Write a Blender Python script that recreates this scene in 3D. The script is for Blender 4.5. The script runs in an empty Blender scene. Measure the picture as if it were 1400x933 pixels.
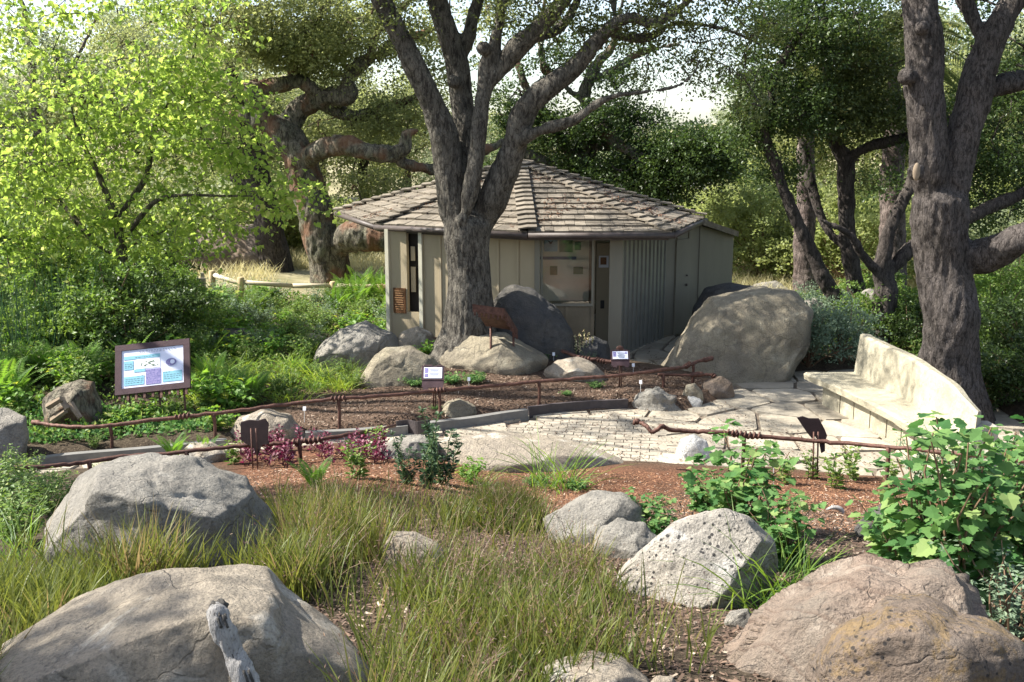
import bpy, bmesh, math, random
import numpy as np
from mathutils import Vector, Matrix
R = math.radians
rng = np.random.default_rng(7)
random.seed(7)
sc = bpy.context.scene
col = sc.collection
# ------------------------------------------------------------------ camera
CAM = np.array([0.0, 0.0, 4.0]); PITCH = R(10.97); F = 1400.0
FW = np.array([0, math.cos(PITCH), -math.sin(PITCH)])
RT = np.array([1.0, 0, 0]); UP = np.array([0, math.sin(PITCH), math.cos(PITCH)])
cd = bpy.data.cameras.new('camera'); cam = bpy.data.objects.new('camera', cd); col.objects.link(cam)
cam.location = CAM; cam.rotation_euler = (R(90) - PITCH, 0, 0)
cd.sensor_width = 36; cd.lens = 36; cd.clip_start = 0.05; cd.clip_end = 2000
sc.camera = cam
def ray(px, py): return FW * F + RT * (px - 700) - UP * (py - 466.5)
def at(px, py, Y):
    d = ray(px, py); return CAM + d * (Y / d[1])
def atz(px, py, z):
    d = ray(px, py); return CAM + d * ((z - CAM[2]) / d[2])
def proj(P):
    P = np.asarray(P, float) - CAM
    dz = P @ FW
    return 700 + F * (P @ RT) / dz, 466.5 - F * (P @ UP) / dz
# ------------------------------------------------------------------ noise
def _h(ix, iy, iz, s):
    n = (ix * 374761393 + iy * 668265263 + iz * 2147483647 % 4294967296 + s * 974634777) & 0xFFFFFFFF
    n = ((n ^ (n >> 13)) * 1274126177) & 0xFFFFFFFF
    n = ((n ^ (n >> 16)) * 2246822519) & 0xFFFFFFFF
    return ((n ^ (n >> 15)) & 0xFFFF) / 32767.5 - 1.0
def vn(P, s=0):
    P = np.asarray(P, float); i = np.floor(P).astype(np.int64); f = P - i; u = f * f * (3 - 2 * f)
    r = 0
    for dx in (0, 1):
        wx = u[:, 0] if dx else 1 - u[:, 0]
        for dy in (0, 1):
            wy = u[:, 1] if dy else 1 - u[:, 1]
            for dz in (0, 1):
                wz = u[:, 2] if dz else 1 - u[:, 2]
                r = r + wx * wy * wz * _h(i[:, 0] + dx, i[:, 1] + dy, (i[:, 2] + dz) * 7919 + 13, s)
    return r
def fbm(P, o=4, s=0, g=.5):
    P = np.asarray(P, float); r = 0; a = 1
    for k in range(o): r = r + a * vn(P * 2 ** k + 17.3 * k, s + k); a *= g
    return r
# ------------------------------------------------------------------ mesh and object helpers
def mk(name, V, Fs, mat=None, parent=None, smooth=False, origin=None, rnd=None, mats=None, midx=None):
    V = np.asarray(V, float).copy()
    if origin is None: origin = (0, 0, 0)
    V -= np.asarray(origin, float)
    me = bpy.data.meshes.new(name)
    if isinstance(Fs, np.ndarray): groups = [Fs]
    elif len(Fs) and isinstance(Fs[0], np.ndarray): groups = list(Fs)
    else: groups = None
    me.vertices.add(len(V)); me.vertices.foreach_set('co', V.astype(np.float32).ravel())
    if groups is None:
        tot = np.array([len(f) for f in Fs]); idx = np.array([i for f in Fs for i in f], np.int32)
    else:
        tot = np.concatenate([np.full(len(g), g.shape[1]) for g in groups]); idx = np.concatenate([g.ravel() for g in groups]).astype(np.int32)
    st = np.concatenate([[0], np.cumsum(tot)[:-1]])
    me.loops.add(len(idx)); me.loops.foreach_set('vertex_index', idx)
    me.polygons.add(len(tot)); me.polygons.foreach_set('loop_start', st.astype(np.int32))
    me.polygons.foreach_set('use_smooth', np.full(len(tot), bool(smooth)))
    for m in (mats or ([mat] if mat else [])): me.materials.append(m)
    if midx is not None: me.polygons.foreach_set('material_index', np.asarray(midx, np.int32))
    me.update(calc_edges=True)
    if rnd is not None:
        for nm, arr in (rnd.items() if isinstance(rnd, dict) else [('rnd', rnd)]):
            a = me.attributes.new(nm, 'FLOAT', 'POINT'); a.data.foreach_set('value', np.asarray(arr, np.float32))
    o = bpy.data.objects.new(name, me); col.objects.link(o)
    o.location = origin
    if parent is not None:
        o.parent = parent
        o.location = Vector(origin) - parent.location
    return o
def tag(o, label=None, cat=None, group=None, kind=None):
    if label: o['label'] = label
    if cat: o['category'] = cat
    if group: o['group'] = group
    if kind: o['kind'] = kind
    return o
def thing(name, loc, label, cat, group=None):
    o = bpy.data.objects.new(name, None); col.objects.link(o); o.location = Vector(loc); o.empty_display_size = .2
    return tag(o, label, cat, group)
def dup(o, loc, rz=0, s=1, label=None, group=None):
    kids = list(o.children)
    c = o.copy(); col.objects.link(c); c.location = Vector(loc); c.rotation_euler = (0, 0, rz)
    c.scale = (s, s, s) if np.isscalar(s) else s
    if label: c['label'] = label
    if group: c['group'] = group
    for k in kids:
        d = k.copy(); col.objects.link(d); d.parent = c
    return c
class MB:
    def __init__(s): s.V = []; s.F = []; s.n = 0; s.r = []
    def add(s, V, Fs, rnd=None):
        V = np.asarray(V, float); s.V.append(V)
        for f in Fs: s.F.append([int(i) + s.n for i in f])
        s.n += len(V); s.r.append(np.full(len(V), random.random() if rnd is None else rnd)); return s
    def box(s, c, size, rz=0, rx=0, ry=0, M=None, rnd=None, jit=0):
        sx, sy, sz = [k / 2 for k in size]
        V = np.array([[x, y, z] for x in (-sx, sx) for y in (-sy, sy) for z in (-sz, sz)])
        if jit: V = V + rng.uniform(-jit, jit, V.shape)
        Mx = np.array((Matrix.Rotation(rz, 3, 'Z') @ Matrix.Rotation(ry, 3, 'Y') @ Matrix.Rotation(rx, 3, 'X')))
        V = V @ Mx.T + np.asarray(c, float)
        return s.add(V, [(0, 1, 3, 2), (4, 6, 7, 5), (0, 4, 5, 1), (2, 3, 7, 6), (0, 2, 6, 4), (1, 5, 7, 3)], rnd)
    def prism(s, poly, z0, z1, rnd=None, inset=0):
        n = len(poly); P = np.asarray(poly, float)
        c = P.mean(0); T = c + (P - c) * (1 - inset)
        zt = z1 if np.ndim(z1) else np.full(n, z1); zb = z0 if np.ndim(z0) else np.full(n, z0)
        V = np.concatenate([np.c_[P, zb], np.c_[T, zt]])
        return s.add(V, [list(range(n))[::-1], list(range(n, 2 * n))] + [(i, (i + 1) % n, n + (i + 1) % n, n + i) for i in range(n)], rnd)
    def tube(s, pts, rad, n=8, rnd=None, cap=True, res=0):
        V, Fs = tube(pts, rad, n, cap, res); return s.add(V, Fs, rnd)
    def build(s, name, mat, parent=None, smooth=False, origin=None):
        return mk(name, np.concatenate(s.V), s.F, mat, parent, smooth, origin, rnd=np.concatenate(s.r))
def catmull(P, k):
    P = np.asarray(P, float)
    if k <= 1 or len(P) < 3: return P
    Q = np.concatenate([[2 * P[0] - P[1]], P, [2 * P[-1] - P[-2]]]); out = []
    for i in range(1, len(Q) - 2):
        a, b, c, d = Q[i - 1], Q[i], Q[i + 1], Q[i + 2]
        for j in range(k):
            t = j / k
            out.append(.5 * ((2 * b) + (-a + c) * t + (2 * a - 5 * b + 4 * c - d) * t * t + (-a + 3 * b - 3 * c + d) * t ** 3))
    out.append(P[-1]); return np.array(out)
def tube(pts, rad, n=8, cap=True, res=0):
    P = np.asarray(pts, float); r = np.full(len(P), rad) if np.isscalar(rad) else np.asarray(rad, float)
    if res > 1:
        Q = catmull(np.c_[P, r], res); P, r = Q[:, :3], np.maximum(Q[:, 3], .0005)
    T = np.gradient(P, axis=0); T /= np.linalg.norm(T, axis=1)[:, None] + 1e-9
    a = np.array([0, 0, 1.0]) if abs(T[0, 2]) < .9 else np.array([1.0, 0, 0])
    u = np.cross(T[0], a); u /= np.linalg.norm(u); V = []
    for i in range(len(P)):
        u = u - T[i] * (u @ T[i]); u /= np.linalg.norm(u) + 1e-9; w = np.cross(T[i], u)
        th = np.arange(n) * 2 * math.pi / n
        V.append(P[i] + r[i] * (np.cos(th)[:, None] * u + np.sin(th)[:, None] * w))
    V = np.concatenate(V); Fs = []
    for i in range(len(P) - 1):
        for j in range(n):
            k = (j + 1) % n; Fs.append((i * n + j, i * n + k, (i + 1) * n + k, (i + 1) * n + j))
    if cap: Fs.append(list(range(n))[::-1]); Fs.append([(len(P) - 1) * n + j for j in range(n)])
    return V, Fs
def inpoly(x, y, poly):
    x = np.asarray(x, float); y = np.asarray(y, float); c = np.zeros(x.shape, bool); n = len(poly)
    for i in range(n):
        x1, y1 = poly[i][:2]; x2, y2 = poly[(i + 1) % n][:2]
        if y1 == y2: continue
        c ^= ((y1 > y) != (y2 > y)) & (x < (x2 - x1) * (y - y1) / (y2 - y1) + x1)
    return c
def sdpoly(x, y, poly):
    x = np.asarray(x, float); y = np.asarray(y, float); d = np.full(x.shape, 1e9); n = len(poly)
    for i in range(n):
        ax, ay = poly[i][:2]; bx, by = poly[(i + 1) % n][:2]
        ex, ey = bx - ax, by - ay; L = ex * ex + ey * ey + 1e-12
        t = np.clip(((x - ax) * ex + (y - ay) * ey) / L, 0, 1)
        d = np.minimum(d, np.hypot(x - ax - t * ex, y - ay - t * ey))
    return np.where(inpoly(x, y, poly), -d, d)
def sstep(a, b, x):
    t = np.clip((x - a) / (b - a), 0, 1); return t * t * (3 - 2 * t)
# ------------------------------------------------------------------ materials
def newmat(name):
    m = bpy.data.materials.new(name); m.use_nodes = True; nt = m.node_tree
    return m, nt, nt.nodes, nt.links, nt.nodes['Principled BSDF']
def nd(nt, typ, **kw):
    n = nt.nodes.new(typ)
    for k, v in kw.items():
        if k in n.inputs.keys(): n.inputs[k].default_value = v
        else: setattr(n, k, v)
    return n
def ramp(nt, fac, stops, interp='LINEAR'):
    r = nt.nodes.new('ShaderNodeValToRGB'); r.color_ramp.interpolation = interp
    e = r.color_ramp.elements
    while len(e) > 1: e.remove(e[-1])
    for i, (p, c) in enumerate(stops):
        k = e[0] if i == 0 else e.new(p)
        k.position = p; k.color = (*c, 1) if len(c) == 3 else c
    nt.links.new(fac, r.inputs[0]); return r.outputs[0]
def coords(nt, scale=(1, 1, 1), obj=True):
    t = nt.nodes.new('ShaderNodeTexCoord'); mp = nt.nodes.new('ShaderNodeMapping'); mp.inputs['Scale'].default_value = scale
    nt.links.new(t.outputs['Object'] if obj else t.outputs['Generated'], mp.inputs[0]); return mp.outputs[0]
def noise(nt, vec, scale, detail=4, rough=.55, dist=0):
    n = nd(nt, 'ShaderNodeTexNoise', Scale=scale, Detail=detail, Roughness=rough, Distortion=dist); nt.links.new(vec, n.inputs['Vector']); return n.outputs['Fac']
def voro(nt, vec, scale, feature='F1', rand=1):
    n = nt.nodes.new('ShaderNodeTexVoronoi'); n.feature = feature; n.inputs['Scale'].default_value = scale; n.inputs['Randomness'].default_value = rand
    nt.links.new(vec, n.inputs['Vector']); return n.outputs['Distance']
def mixc(nt, fac, a, b, mode='MIX'):
    m = nt.nodes.new('ShaderNodeMix'); m.data_type = 'RGBA'; m.blend_type = mode
    for s, v in ((m.inputs[0], fac), (m.inputs[6], a), (m.inputs[7], b)):
        if hasattr(v, 'links'): nt.links.new(v, s)
        elif isinstance(v, (int, float)): s.default_value = v
        else: s.default_value = (*v, 1)
    return m.outputs[2]
def bump(nt, h, strength, dist, prev=None):
    b = nd(nt, 'ShaderNodeBump', Strength=strength, Distance=dist); nt.links.new(h, b.inputs['Height'])
    if prev is not None: nt.links.new(prev, b.inputs['Normal'])
    return b.outputs[0]
def math_(nt, op, a, b=0.0, clamp=False):
    m = nt.nodes.new('ShaderNodeMath'); m.operation = op; m.use_clamp = clamp
    for s, v in ((m.inputs[0], a), (m.inputs[1], b)):
        if hasattr(v, 'links'): nt.links.new(v, s)
        else: s.default_value = v
    return m.outputs[0]
def attr(nt, name='rnd'):
    a = nt.nodes.new('ShaderNodeAttribute'); a.attribute_name = name; return a.outputs['Fac']
def objrnd(nt):
    return nt.nodes.new('ShaderNodeObjectInfo').outputs['Random']
M = {}
def rock_mat(key, c0, c1, dark=(.03, .03, .032), darkamt=.35, lichen=None, pale=None, bs=1):
    m, nt, n, l, b = newmat(key); v = coords(nt)
    add = nt.nodes.new('ShaderNodeVectorMath'); add.operation = 'ADD'
    oi = objrnd(nt); cmb = nt.nodes.new('ShaderNodeCombineXYZ'); l.new(math_(nt, 'MULTIPLY', oi, 37.), cmb.inputs[0]); l.new(math_(nt, 'MULTIPLY', oi, 91.), cmb.inputs[1])
    l.new(v, add.inputs[0]); l.new(cmb.outputs[0], add.inputs[1]); v = add.outputs[0]
    c = mixc(nt, ramp(nt, noise(nt, v, 1.7, 6, .62), [(.36, (0, 0, 0)), (.64, (1, 1, 1))]), c0, c1)
    c = mixc(nt, ramp(nt, noise(nt, v, 6, 7, .7), [(.45, (0, 0, 0)), (.75, (.75,) * 3)]), c, tuple(k * .55 for k in c0))
    if pale: c = mixc(nt, ramp(nt, noise(nt, v, 3.1, 5, .6, .6), [(.56, (0, 0, 0)), (.66, (.8,) * 3)]), c, pale)
    if lichen:
        c = mixc(nt, ramp(nt, noise(nt, v, 5.3, 12, .85, .4), [(.5, (0, 0, 0)), (.56, (.8,) * 3)]), c, lichen)
    spots = math_(nt, 'ADD', voro(nt, v, 26), math_(nt, 'MULTIPLY', noise(nt, v, 3, 3), .5))
    c = mixc(nt, ramp(nt, spots, [(.27 + (.12 if darkamt >= .4 else 0), (darkamt * 2,) * 3), (.36 + (.1 if darkamt >= .4 else 0), (0, 0, 0))]), c, dark)
    c = mixc(nt, ramp(nt, noise(nt, v, 60, 3, .7), [(.3, (.45,) * 3), (.55, (0, 0, 0))]), c, dark)
    l.new(c, b.inputs['Base Color']); b.inputs['Roughness'].default_value = .92; b.inputs['Specular IOR Level'].default_value = .2
    nz3 = nt.nodes.new('ShaderNodeTexNoise'); nz3.inputs['Scale'].default_value = 2.5; nz3.inputs['Detail'].default_value = 5; l.new(v, nz3.inputs['Vector'])
    vv = nt.nodes.new('ShaderNodeVectorMath'); vv.operation = 'MULTIPLY_ADD'; vv.inputs[1].default_value = (.7, .7, .7); l.new(nz3.outputs['Color'], vv.inputs[0]); l.new(v, vv.inputs[2])
    cr = ramp(nt, voro(nt, vv.outputs[0], 1.1, 'DISTANCE_TO_EDGE'), [(0, (0, 0, 0)), (.012, (1, 1, 1))])
    h = math_(nt, 'ADD', noise(nt, v, 7, 9, .72), math_(nt, 'MULTIPLY', noise(nt, v, 45, 4, .7), .3))
    h = math_(nt, 'ADD', h, math_(nt, 'MULTIPLY', cr, .15))
    c = mixc(nt, math_(nt, 'MULTIPLY', math_(nt, 'SUBTRACT', 1.0, cr), .22), c, dark); l.new(c, b.inputs['Base Color'])
    if key == 'rock_red':
        wt = nt.nodes.new('ShaderNodeTexWave'); wt.wave_profile = 'SAW'; wt.bands_direction = 'DIAGONAL'; wt.inputs['Scale'].default_value = 1.5; wt.inputs['Distortion'].default_value = 5; wt.inputs['Detail'].default_value = 4; wt.inputs['Detail Scale'].default_value = 1.2; l.new(v, wt.inputs['Vector'])
        h = math_(nt, 'ADD', h, math_(nt, 'MULTIPLY', wt.outputs['Fac'], .8))
        c = mixc(nt, ramp(nt, wt.outputs['Fac'], [(0, (.55,) * 3), (.12, (0, 0, 0))]), c, (.15, .10, .075)); l.new(c, b.inputs['Base Color'])
    l.new(bump(nt, h, .95 * bs, .07), b.inputs['Normal'])
    M[key] = m; return m
rock_mat('rock_tan', (.40, .34, .26), (.29, .25, .20), darkamt=.12, pale=(.52, .48, .41))
rock_mat('rock_grey', (.25, .235, .205), (.30, .275, .235), darkamt=.3, pale=(.34, .32, .28))
rock_mat('rock_pale', (.44, .40, .34), (.29, .27, .24), darkamt=.45, pale=(.58, .56, .52))
rock_mat('rock_red', (.35, .26, .20), (.27, .225, .18), darkamt=.15, pale=(.45, .38, .31), bs=1.2)
rock_mat('rock_lichen', (.22, .165, .125), (.17, .14, .115), darkamt=.4, lichen=(.24, .165, .08))
rock_mat('rock_buff', (.34, .295, .21), (.22, .19, .145), darkamt=.2, pale=(.40, .36, .27))
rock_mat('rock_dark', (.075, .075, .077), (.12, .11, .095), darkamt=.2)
rock_mat('rock_brown', (.27, .20, .14), (.22, .18, .15), darkamt=.2)
rock_mat('rock_white', (.62, .61, .58), (.5, .49, .46), darkamt=.1)
def leaf_mat(key, c0, c1, c2=None, trans=.35, rough=.5, c2at=.9, spec=.35):
    m, nt, n, l, b = newmat(key)
    r = attr(nt); st = [(0, c0), (c2at if c2 else 1, c1)]
    if c2: st.append((min(1, c2at + .04), c2))
    c = ramp(nt, r, st)
    v = coords(nt); c = mixc(nt, ramp(nt, noise(nt, v, .9, 2), [(.35, (.0,) * 3), (.65, (.35,) * 3)]), c, tuple(k * .6 for k in c0))
    l.new(c, b.inputs['Base Color']); b.inputs['Roughness'].default_value = rough; b.inputs['Specular IOR Level'].default_value = spec
    t = nt.nodes.new('ShaderNodeBsdfTranslucent')
    hs = nt.nodes.new('ShaderNodeHueSaturation'); hs.inputs['Value'].default_value = 1.5; hs.inputs['Saturation'].default_value = 1.1; hs.inputs['Hue'].default_value = .49
    l.new(c, hs.inputs['Color']); l.new(hs.outputs[0], t.inputs['Color'])
    mx = nt.nodes.new('ShaderNodeMixShader'); mx.inputs[0].default_value = trans
    l.new(b.outputs[0], mx.inputs[1]); l.new(t.outputs[0], mx.inputs[2]); l.new(mx.outputs[0], n['Material Output'].inputs[0])
    M[key] = m; return m
leaf_mat('leaf_maple', (.15, .25, .055), (.36, .45, .12), (.50, .52, .20), trans=.68, c2at=.85)
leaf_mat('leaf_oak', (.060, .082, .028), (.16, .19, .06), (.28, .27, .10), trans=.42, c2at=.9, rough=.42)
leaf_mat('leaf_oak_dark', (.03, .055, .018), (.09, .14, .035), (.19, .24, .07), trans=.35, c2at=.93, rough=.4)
leaf_mat('leaf_olive', (.15, .18, .075), (.32, .35, .14), (.42, .40, .2), trans=.5, c2at=.9)  # brightened so the colour stands in for sun on the rear crowns
leaf_mat('leaf_far', (.19, .23, .13), (.36, .40, .23), trans=.5)  # pale leaf colour stands in for haze and sunlight on distant trees
leaf_mat('leaf_yellow', (.20, .25, .09), (.36, .40, .15), trans=.5)
leaf_mat('leaf_fern', (.08, .19, .03), (.20, .34, .06), (.35, .38, .07), trans=.45, c2at=.9)
leaf_mat('leaf_lush', (.07, .145, .03), (.19, .28, .06), (.34, .38, .14), trans=.4, c2at=.88)
leaf_mat('leaf_grape', (.045, .13, .038), (.16, .28, .085), (.26, .35, .12), trans=.42, c2at=.88, rough=.65, spec=.2)
leaf_mat('leaf_greygreen', (.13, .19, .12), (.22, .29, .18), trans=.3)
leaf_mat('leaf_darkfern', (.025, .06, .028), (.07, .12, .05), trans=.25)
leaf_mat('blade_grass', (.055, .09, .02), (.175, .19, .045), (.24, .18, .09), trans=.4, c2at=.82)
leaf_mat('blade_seed', (.15, .085, .075), (.32, .23, .15), trans=.25)
leaf_mat('blade_green', (.06, .14, .025), (.20, .30, .05), trans=.45)
leaf_mat('blade_lily', (.20, .30, .04), (.36, .44, .09), trans=.5)
leaf_mat('leaf_purple', (.07, .008, .02), (.20, .03, .07), (.55, .3, .35), trans=.3, c2at=.8)
leaf_mat('dry_grass', (.42, .38, .19), (.58, .55, .32), trans=.4)
leaf_mat('litter', (.05, .025, .018), (.20, .11, .06), trans=.05)
leaf_mat('mulch_chip', (.12, .048, .022), (.30, .16, .085), (.42, .33, .25), trans=0, c2at=.9, rough=.8)
leaf_mat('mulch_dark', (.05, .032, .022), (.20, .13, .09), (.42, .34, .26), trans=0, c2at=.92, rough=.8)
leaf_mat('flower_cream', (.6, .5, .3), (.8, .72, .45), trans=.3)
def bark_mat(key, c0, c1, crack=(.02, .017, .015), sc_=1, red=None):
    m, nt, n, l, b = newmat(key); v = coords(nt, (1, 1, .34)); v2 = coords(nt)
    fu = voro(nt, v, 22 * sc_, 'DISTANCE_TO_EDGE'); nz = noise(nt, v, 16 * sc_, 6, .7, .5)
    c = mixc(nt, ramp(nt, noise(nt, v2, 2.2, 5, .6), [(.35, (0, 0, 0)), (.65, (1, 1, 1))]), c0, c1)
    c = mixc(nt, ramp(nt, nz, [(.38, (.85,) * 3), (.55, (0, 0, 0))]), c, crack)
    c = mixc(nt, ramp(nt, fu, [(0, (.6,) * 3), (.09, (0, 0, 0))]), c, crack)
    if red: c = mixc(nt, ramp(nt, noise(nt, v2, 1.3, 3), [(.5, (0, 0, 0)), (.62, (.7,) * 3)]), c, red)
    l.new(c, b.inputs['Base Color']); b.inputs['Roughness'].default_value = .95; b.inputs['Specular IOR Level'].default_value = .15
    h = math_(nt, 'ADD', nz, math_(nt, 'MINIMUM', fu, .12)); l.new(bump(nt, h, .9, .05), b.inputs['Normal'])
    M[key] = m; return m
bark_mat('bark_oak', (.17, .155, .13), (.105, .095, .078))
bark_mat('bark_right', (.145, .125, .115), (.09, .078, .07), sc_=1.5)
bark_mat('bark_gnarled', (.21, .18, .14), (.13, .13, .09), red=(.17, .085, .05), sc_=.7)
bark_mat('bark_dark', (.10, .085, .075), (.06, .05, .045))
bark_mat('bark_palm', (.22, .18, .16), (.12, .09, .08))
bark_mat('bark_young', (.10, .09, .06), (.16, .14, .10))

def simple(key, c, rough=.8, var=.25, scale=6, metal=0, bstr=.3, bd=.01, stretch=(1, 1, 1), spec=.3, rndamt=0, c2=None, speck=None):
    m, nt, n, l, b = newmat(key); v = coords(nt, stretch)
    cc = mixc(nt, ramp(nt, noise(nt, v, scale, 6, .65), [(.3, (0, 0, 0)), (.7, (1, 1, 1))]), tuple(k * (1 - var) for k in c), c2 or tuple(min(1, k * (1 + var)) for k in c))
    if rndamt:
        hs = nt.nodes.new('ShaderNodeHueSaturation'); l.new(cc, hs.inputs['Color'])
        l.new(math_(nt, 'ADD', math_(nt, 'MULTIPLY', attr(nt), rndamt), 1 - rndamt / 2), hs.inputs['Value']); cc = hs.outputs[0]
    if speck: cc = mixc(nt, ramp(nt, noise(nt, v, scale * 5, 5, .7), [(.55, (0, 0, 0)), (.68, (.8,) * 3)]), cc, speck)
    l.new(cc, b.inputs['Base Color']); b.inputs['Roughness'].default_value = rough; b.inputs['Metallic'].default_value = metal; b.inputs['Specular IOR Level'].default_value = spec
    if bstr: l.new(bump(nt, noise(nt, v, scale * 6, 6, .65), bstr, bd), b.inputs['Normal'])
    M[key] = m; return m
simple('flagstone', (.335, .295, .23), .88, .28, 2.2, bstr=.8, bd=.03, rndamt=.45, speck=(.32, .28, .22))
simple('joint', (.15, .12, .09), .95, .4, 20)
simple('brick_paver', (.30, .265, .21), .88, .22, 3, bstr=.4, rndamt=.35, speck=(.26, .22, .17))
simple('kerb_stone', (.16, .155, .145), .85, .2, 5, bstr=.4)
simple('kerb_dark', (.06, .05, .05), .6, .3, 8)
simple('bench_stone', (.37, .335, .245), .9, .25, 2.0, bstr=.8, bd=.03, rndamt=.08, speck=(.22, .20, .15))
simple('bench_cap', (.40, .37, .31), .9, .3, 6, bstr=.9, bd=.04, speck=(.22, .2, .18))
simple('wall_paint', (.40, .33, .22), .75, .08, 2, bstr=.15, stretch=(1, 1, .3))
simple('wall_grey', (.20, .185, .145), .75, .1, 2, bstr=.15, stretch=(1, 1, .3))  # dark tone partly stands in for shade on the pavilion's right side
simple('trim', (.56, .53, .42), .7, .08, 3, bstr=.1)
simple('corrugated', (.20, .20, .18), .45, .12, 3, metal=.3, bstr=.1)
simple('shingle', (.165, .143, .113), .92, .3, 5, bstr=.8, bd=.02, stretch=(1, 1, 1), rndamt=.55, speck=(.2, .15, .12))
simple('gutter', (.075, .06, .055), .5, .3, 4)
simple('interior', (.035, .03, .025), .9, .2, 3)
simple('panel_brown', (.17, .14, .095), .7, .15, 3)
simple('rust', (.075, .036, .028), .6, .4, 14, metal=.3, bstr=.6, c2=(.15, .075, .055), rndamt=.15)
simple('rust_dark', (.02, .011, .011), .6, .3, 14, metal=.3, bstr=.4)
simple('iron_purple', (.06, .035, .038), .5, .25, 10, metal=.2, bstr=.2)
simple('paper_white', (.74, .74, .76), .5, .03, 3, bstr=0)
simple('paper_lilac', (.66, .68, .80), .4, .03, 3, bstr=0)
simple('ink_teal', (.20, .42, .50), .4, .1, 40, bstr=0)
simple('ink_blue', (.07, .09, .30), .4, .35, 60, bstr=0, c2=(.35, .3, .5))
simple('ink_text', (.10, .12, .16), .5, .1, 40, bstr=0)
simple('ink_green', (.08, .14, .06), .5, .5, 60, bstr=0)
simple('ink_sky', (.25, .38, .42), .5, .25, 5, bstr=0)
simple('ink_bird', (.03, .03, .03), .5, .1, 5, bstr=0)
simple('bronze', (.12, .055, .03), .45, .3, 30, metal=.4, c2=(.22, .11, .05))
simple('gold_text', (.34, .2, .1), .5, .2, 10, bstr=0)
simple('timber', (.42, .33, .19), .85, .2, 4, stretch=(1, 1, .3))
simple('timber_pale', (.50, .43, .31), .85, .15, 4, stretch=(.3, 1, 1))
simple('bench_wood', (.30, .27, .23), .85, .2, 5)
simple('white_wall', (.75, .75, .74), .8, .04, 2, bstr=0)
simple('grey_roof', (.25, .27, .3), .8, .1, 2)
simple('tag_metal', (.6, .6, .58), .4, .1, 9, metal=.3)
simple('cut_wood', (.22, .17, .12), .9, .3, 12, bstr=.4)
simple('stem_brown', (.16, .10, .06), .8, .2, 9, bstr=0)
simple('drift_wood', (.46, .44, .42), .9, .45, 13, bstr=1.0, bd=.03, stretch=(2.6, .6, .6), speck=(.02, .018, .018))
simple('stem_green', (.13, .18, .06), .7, .2, 9, bstr=0)
m, nt, n, l, b = newmat('glass'); b.inputs['Base Color'].default_value = (.9, .95, .95, 1); b.inputs['Roughness'].default_value = .02
g = nt.nodes.new('ShaderNodeBsdfGlossy'); g.inputs['Roughness'].default_value = .02; tr = nt.nodes.new('ShaderNodeBsdfTransparent')
fr = nd(nt, 'ShaderNodeFresnel', IOR=1.6); mx = nt.nodes.new('ShaderNodeMixShader'); l.new(math_(nt, 'MULTIPLY', fr.outputs[0], 1.6, True), mx.inputs[0]); l.new(tr.outputs[0], mx.inputs[1]); l.new(g.outputs[0], mx.inputs[2]); l.new(mx.outputs[0], n['Material Output'].inputs[0]); M['glass'] = m
# ------------------------------------------------------------------ terrain
def z0(pts): return [tuple(atz(px, py, 0.0)[:2]) for px, py in pts]
PATH = z0([(-420, 760), (-100, 668), (60, 632), (330, 608), (430, 597), (560, 588), (700, 570), (850, 560), (935, 564), (975, 552), (1010, 538), (985, 524), (905, 508), (850, 497), (800, 482), (770, 468), (735, 452),
           (735, 432), (960, 432), (1010, 452), (1000, 500), (1060, 514), (1100, 508), (1180, 505), (1330, 540), (1420, 600), (1500, 680), (1900, 800), (1900, 900), (1500, 730), (1320, 672), (1230, 658), (1100, 648), (960, 645), (850, 642), (690, 634), (560, 626), (470, 612), (420, 624), (330, 628), (150, 655), (0, 682), (-420, 860)])
YE = [(-12, 11.5), (-6, 12.3), (-3.6, 12.6), (-2.5, 13.0), (-1.3, 13.0), (0, 12.4), (1.5, 12.3), (3, 12.2), (4.5, 11.9), (6, 11.2), (9, 10.3), (14, 9)]
RISE = [(-30, 0), (0, 0), (1, .14), (2, .30), (3, .52), (4.5, .83), (6, 1.13), (8, 1.58), (10, 1.95), (12, 2.25), (40, 3.0)]
def terr(x, y):
    x = np.atleast_1d(np.asarray(x, float)); y = np.atleast_1d(np.asarray(y, float))
    sd = sdpoly(x, y, PATH)
    ye = np.interp(x, [a for a, b in YE], [b for a, b in YE]); t = ye - y
    z = np.interp(t, [a for a, b in RISE], [b for a, b in RISE])
    z = -.04 + (z + .04) * 1.0 + 0
    out = sstep(0, .22, sd)
    z = np.where(t > .0, z, 0) + .11 * out - .04 * (1 - out)
    P = np.c_[x * .7, y * .7, x * 0]
    nzv = fbm(P, 3, 3)
    z = z + out * .045 * nzv
    z = z + out * .22 * np.exp(-(((x + .7) / 2.6) ** 2 + ((y - 17.4) / 1.7) ** 2))
    z = z + out * .25 * sstep(-2.5, -7, x) * sstep(13, 17, y)
    far = sstep(34, 90, y)
    z = z + far * (.9 + 5 * sstep(2, -25, x) + 3 * sstep(24, 60, x)) + sstep(80, 200, y) * (.6 + 9 * sstep(0, -40, x) + 6 * sstep(30, 80, x)) + far * .6 * fbm(np.c_[x * .06, y * .06, x * 0], 3, 9)
    return z
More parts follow.
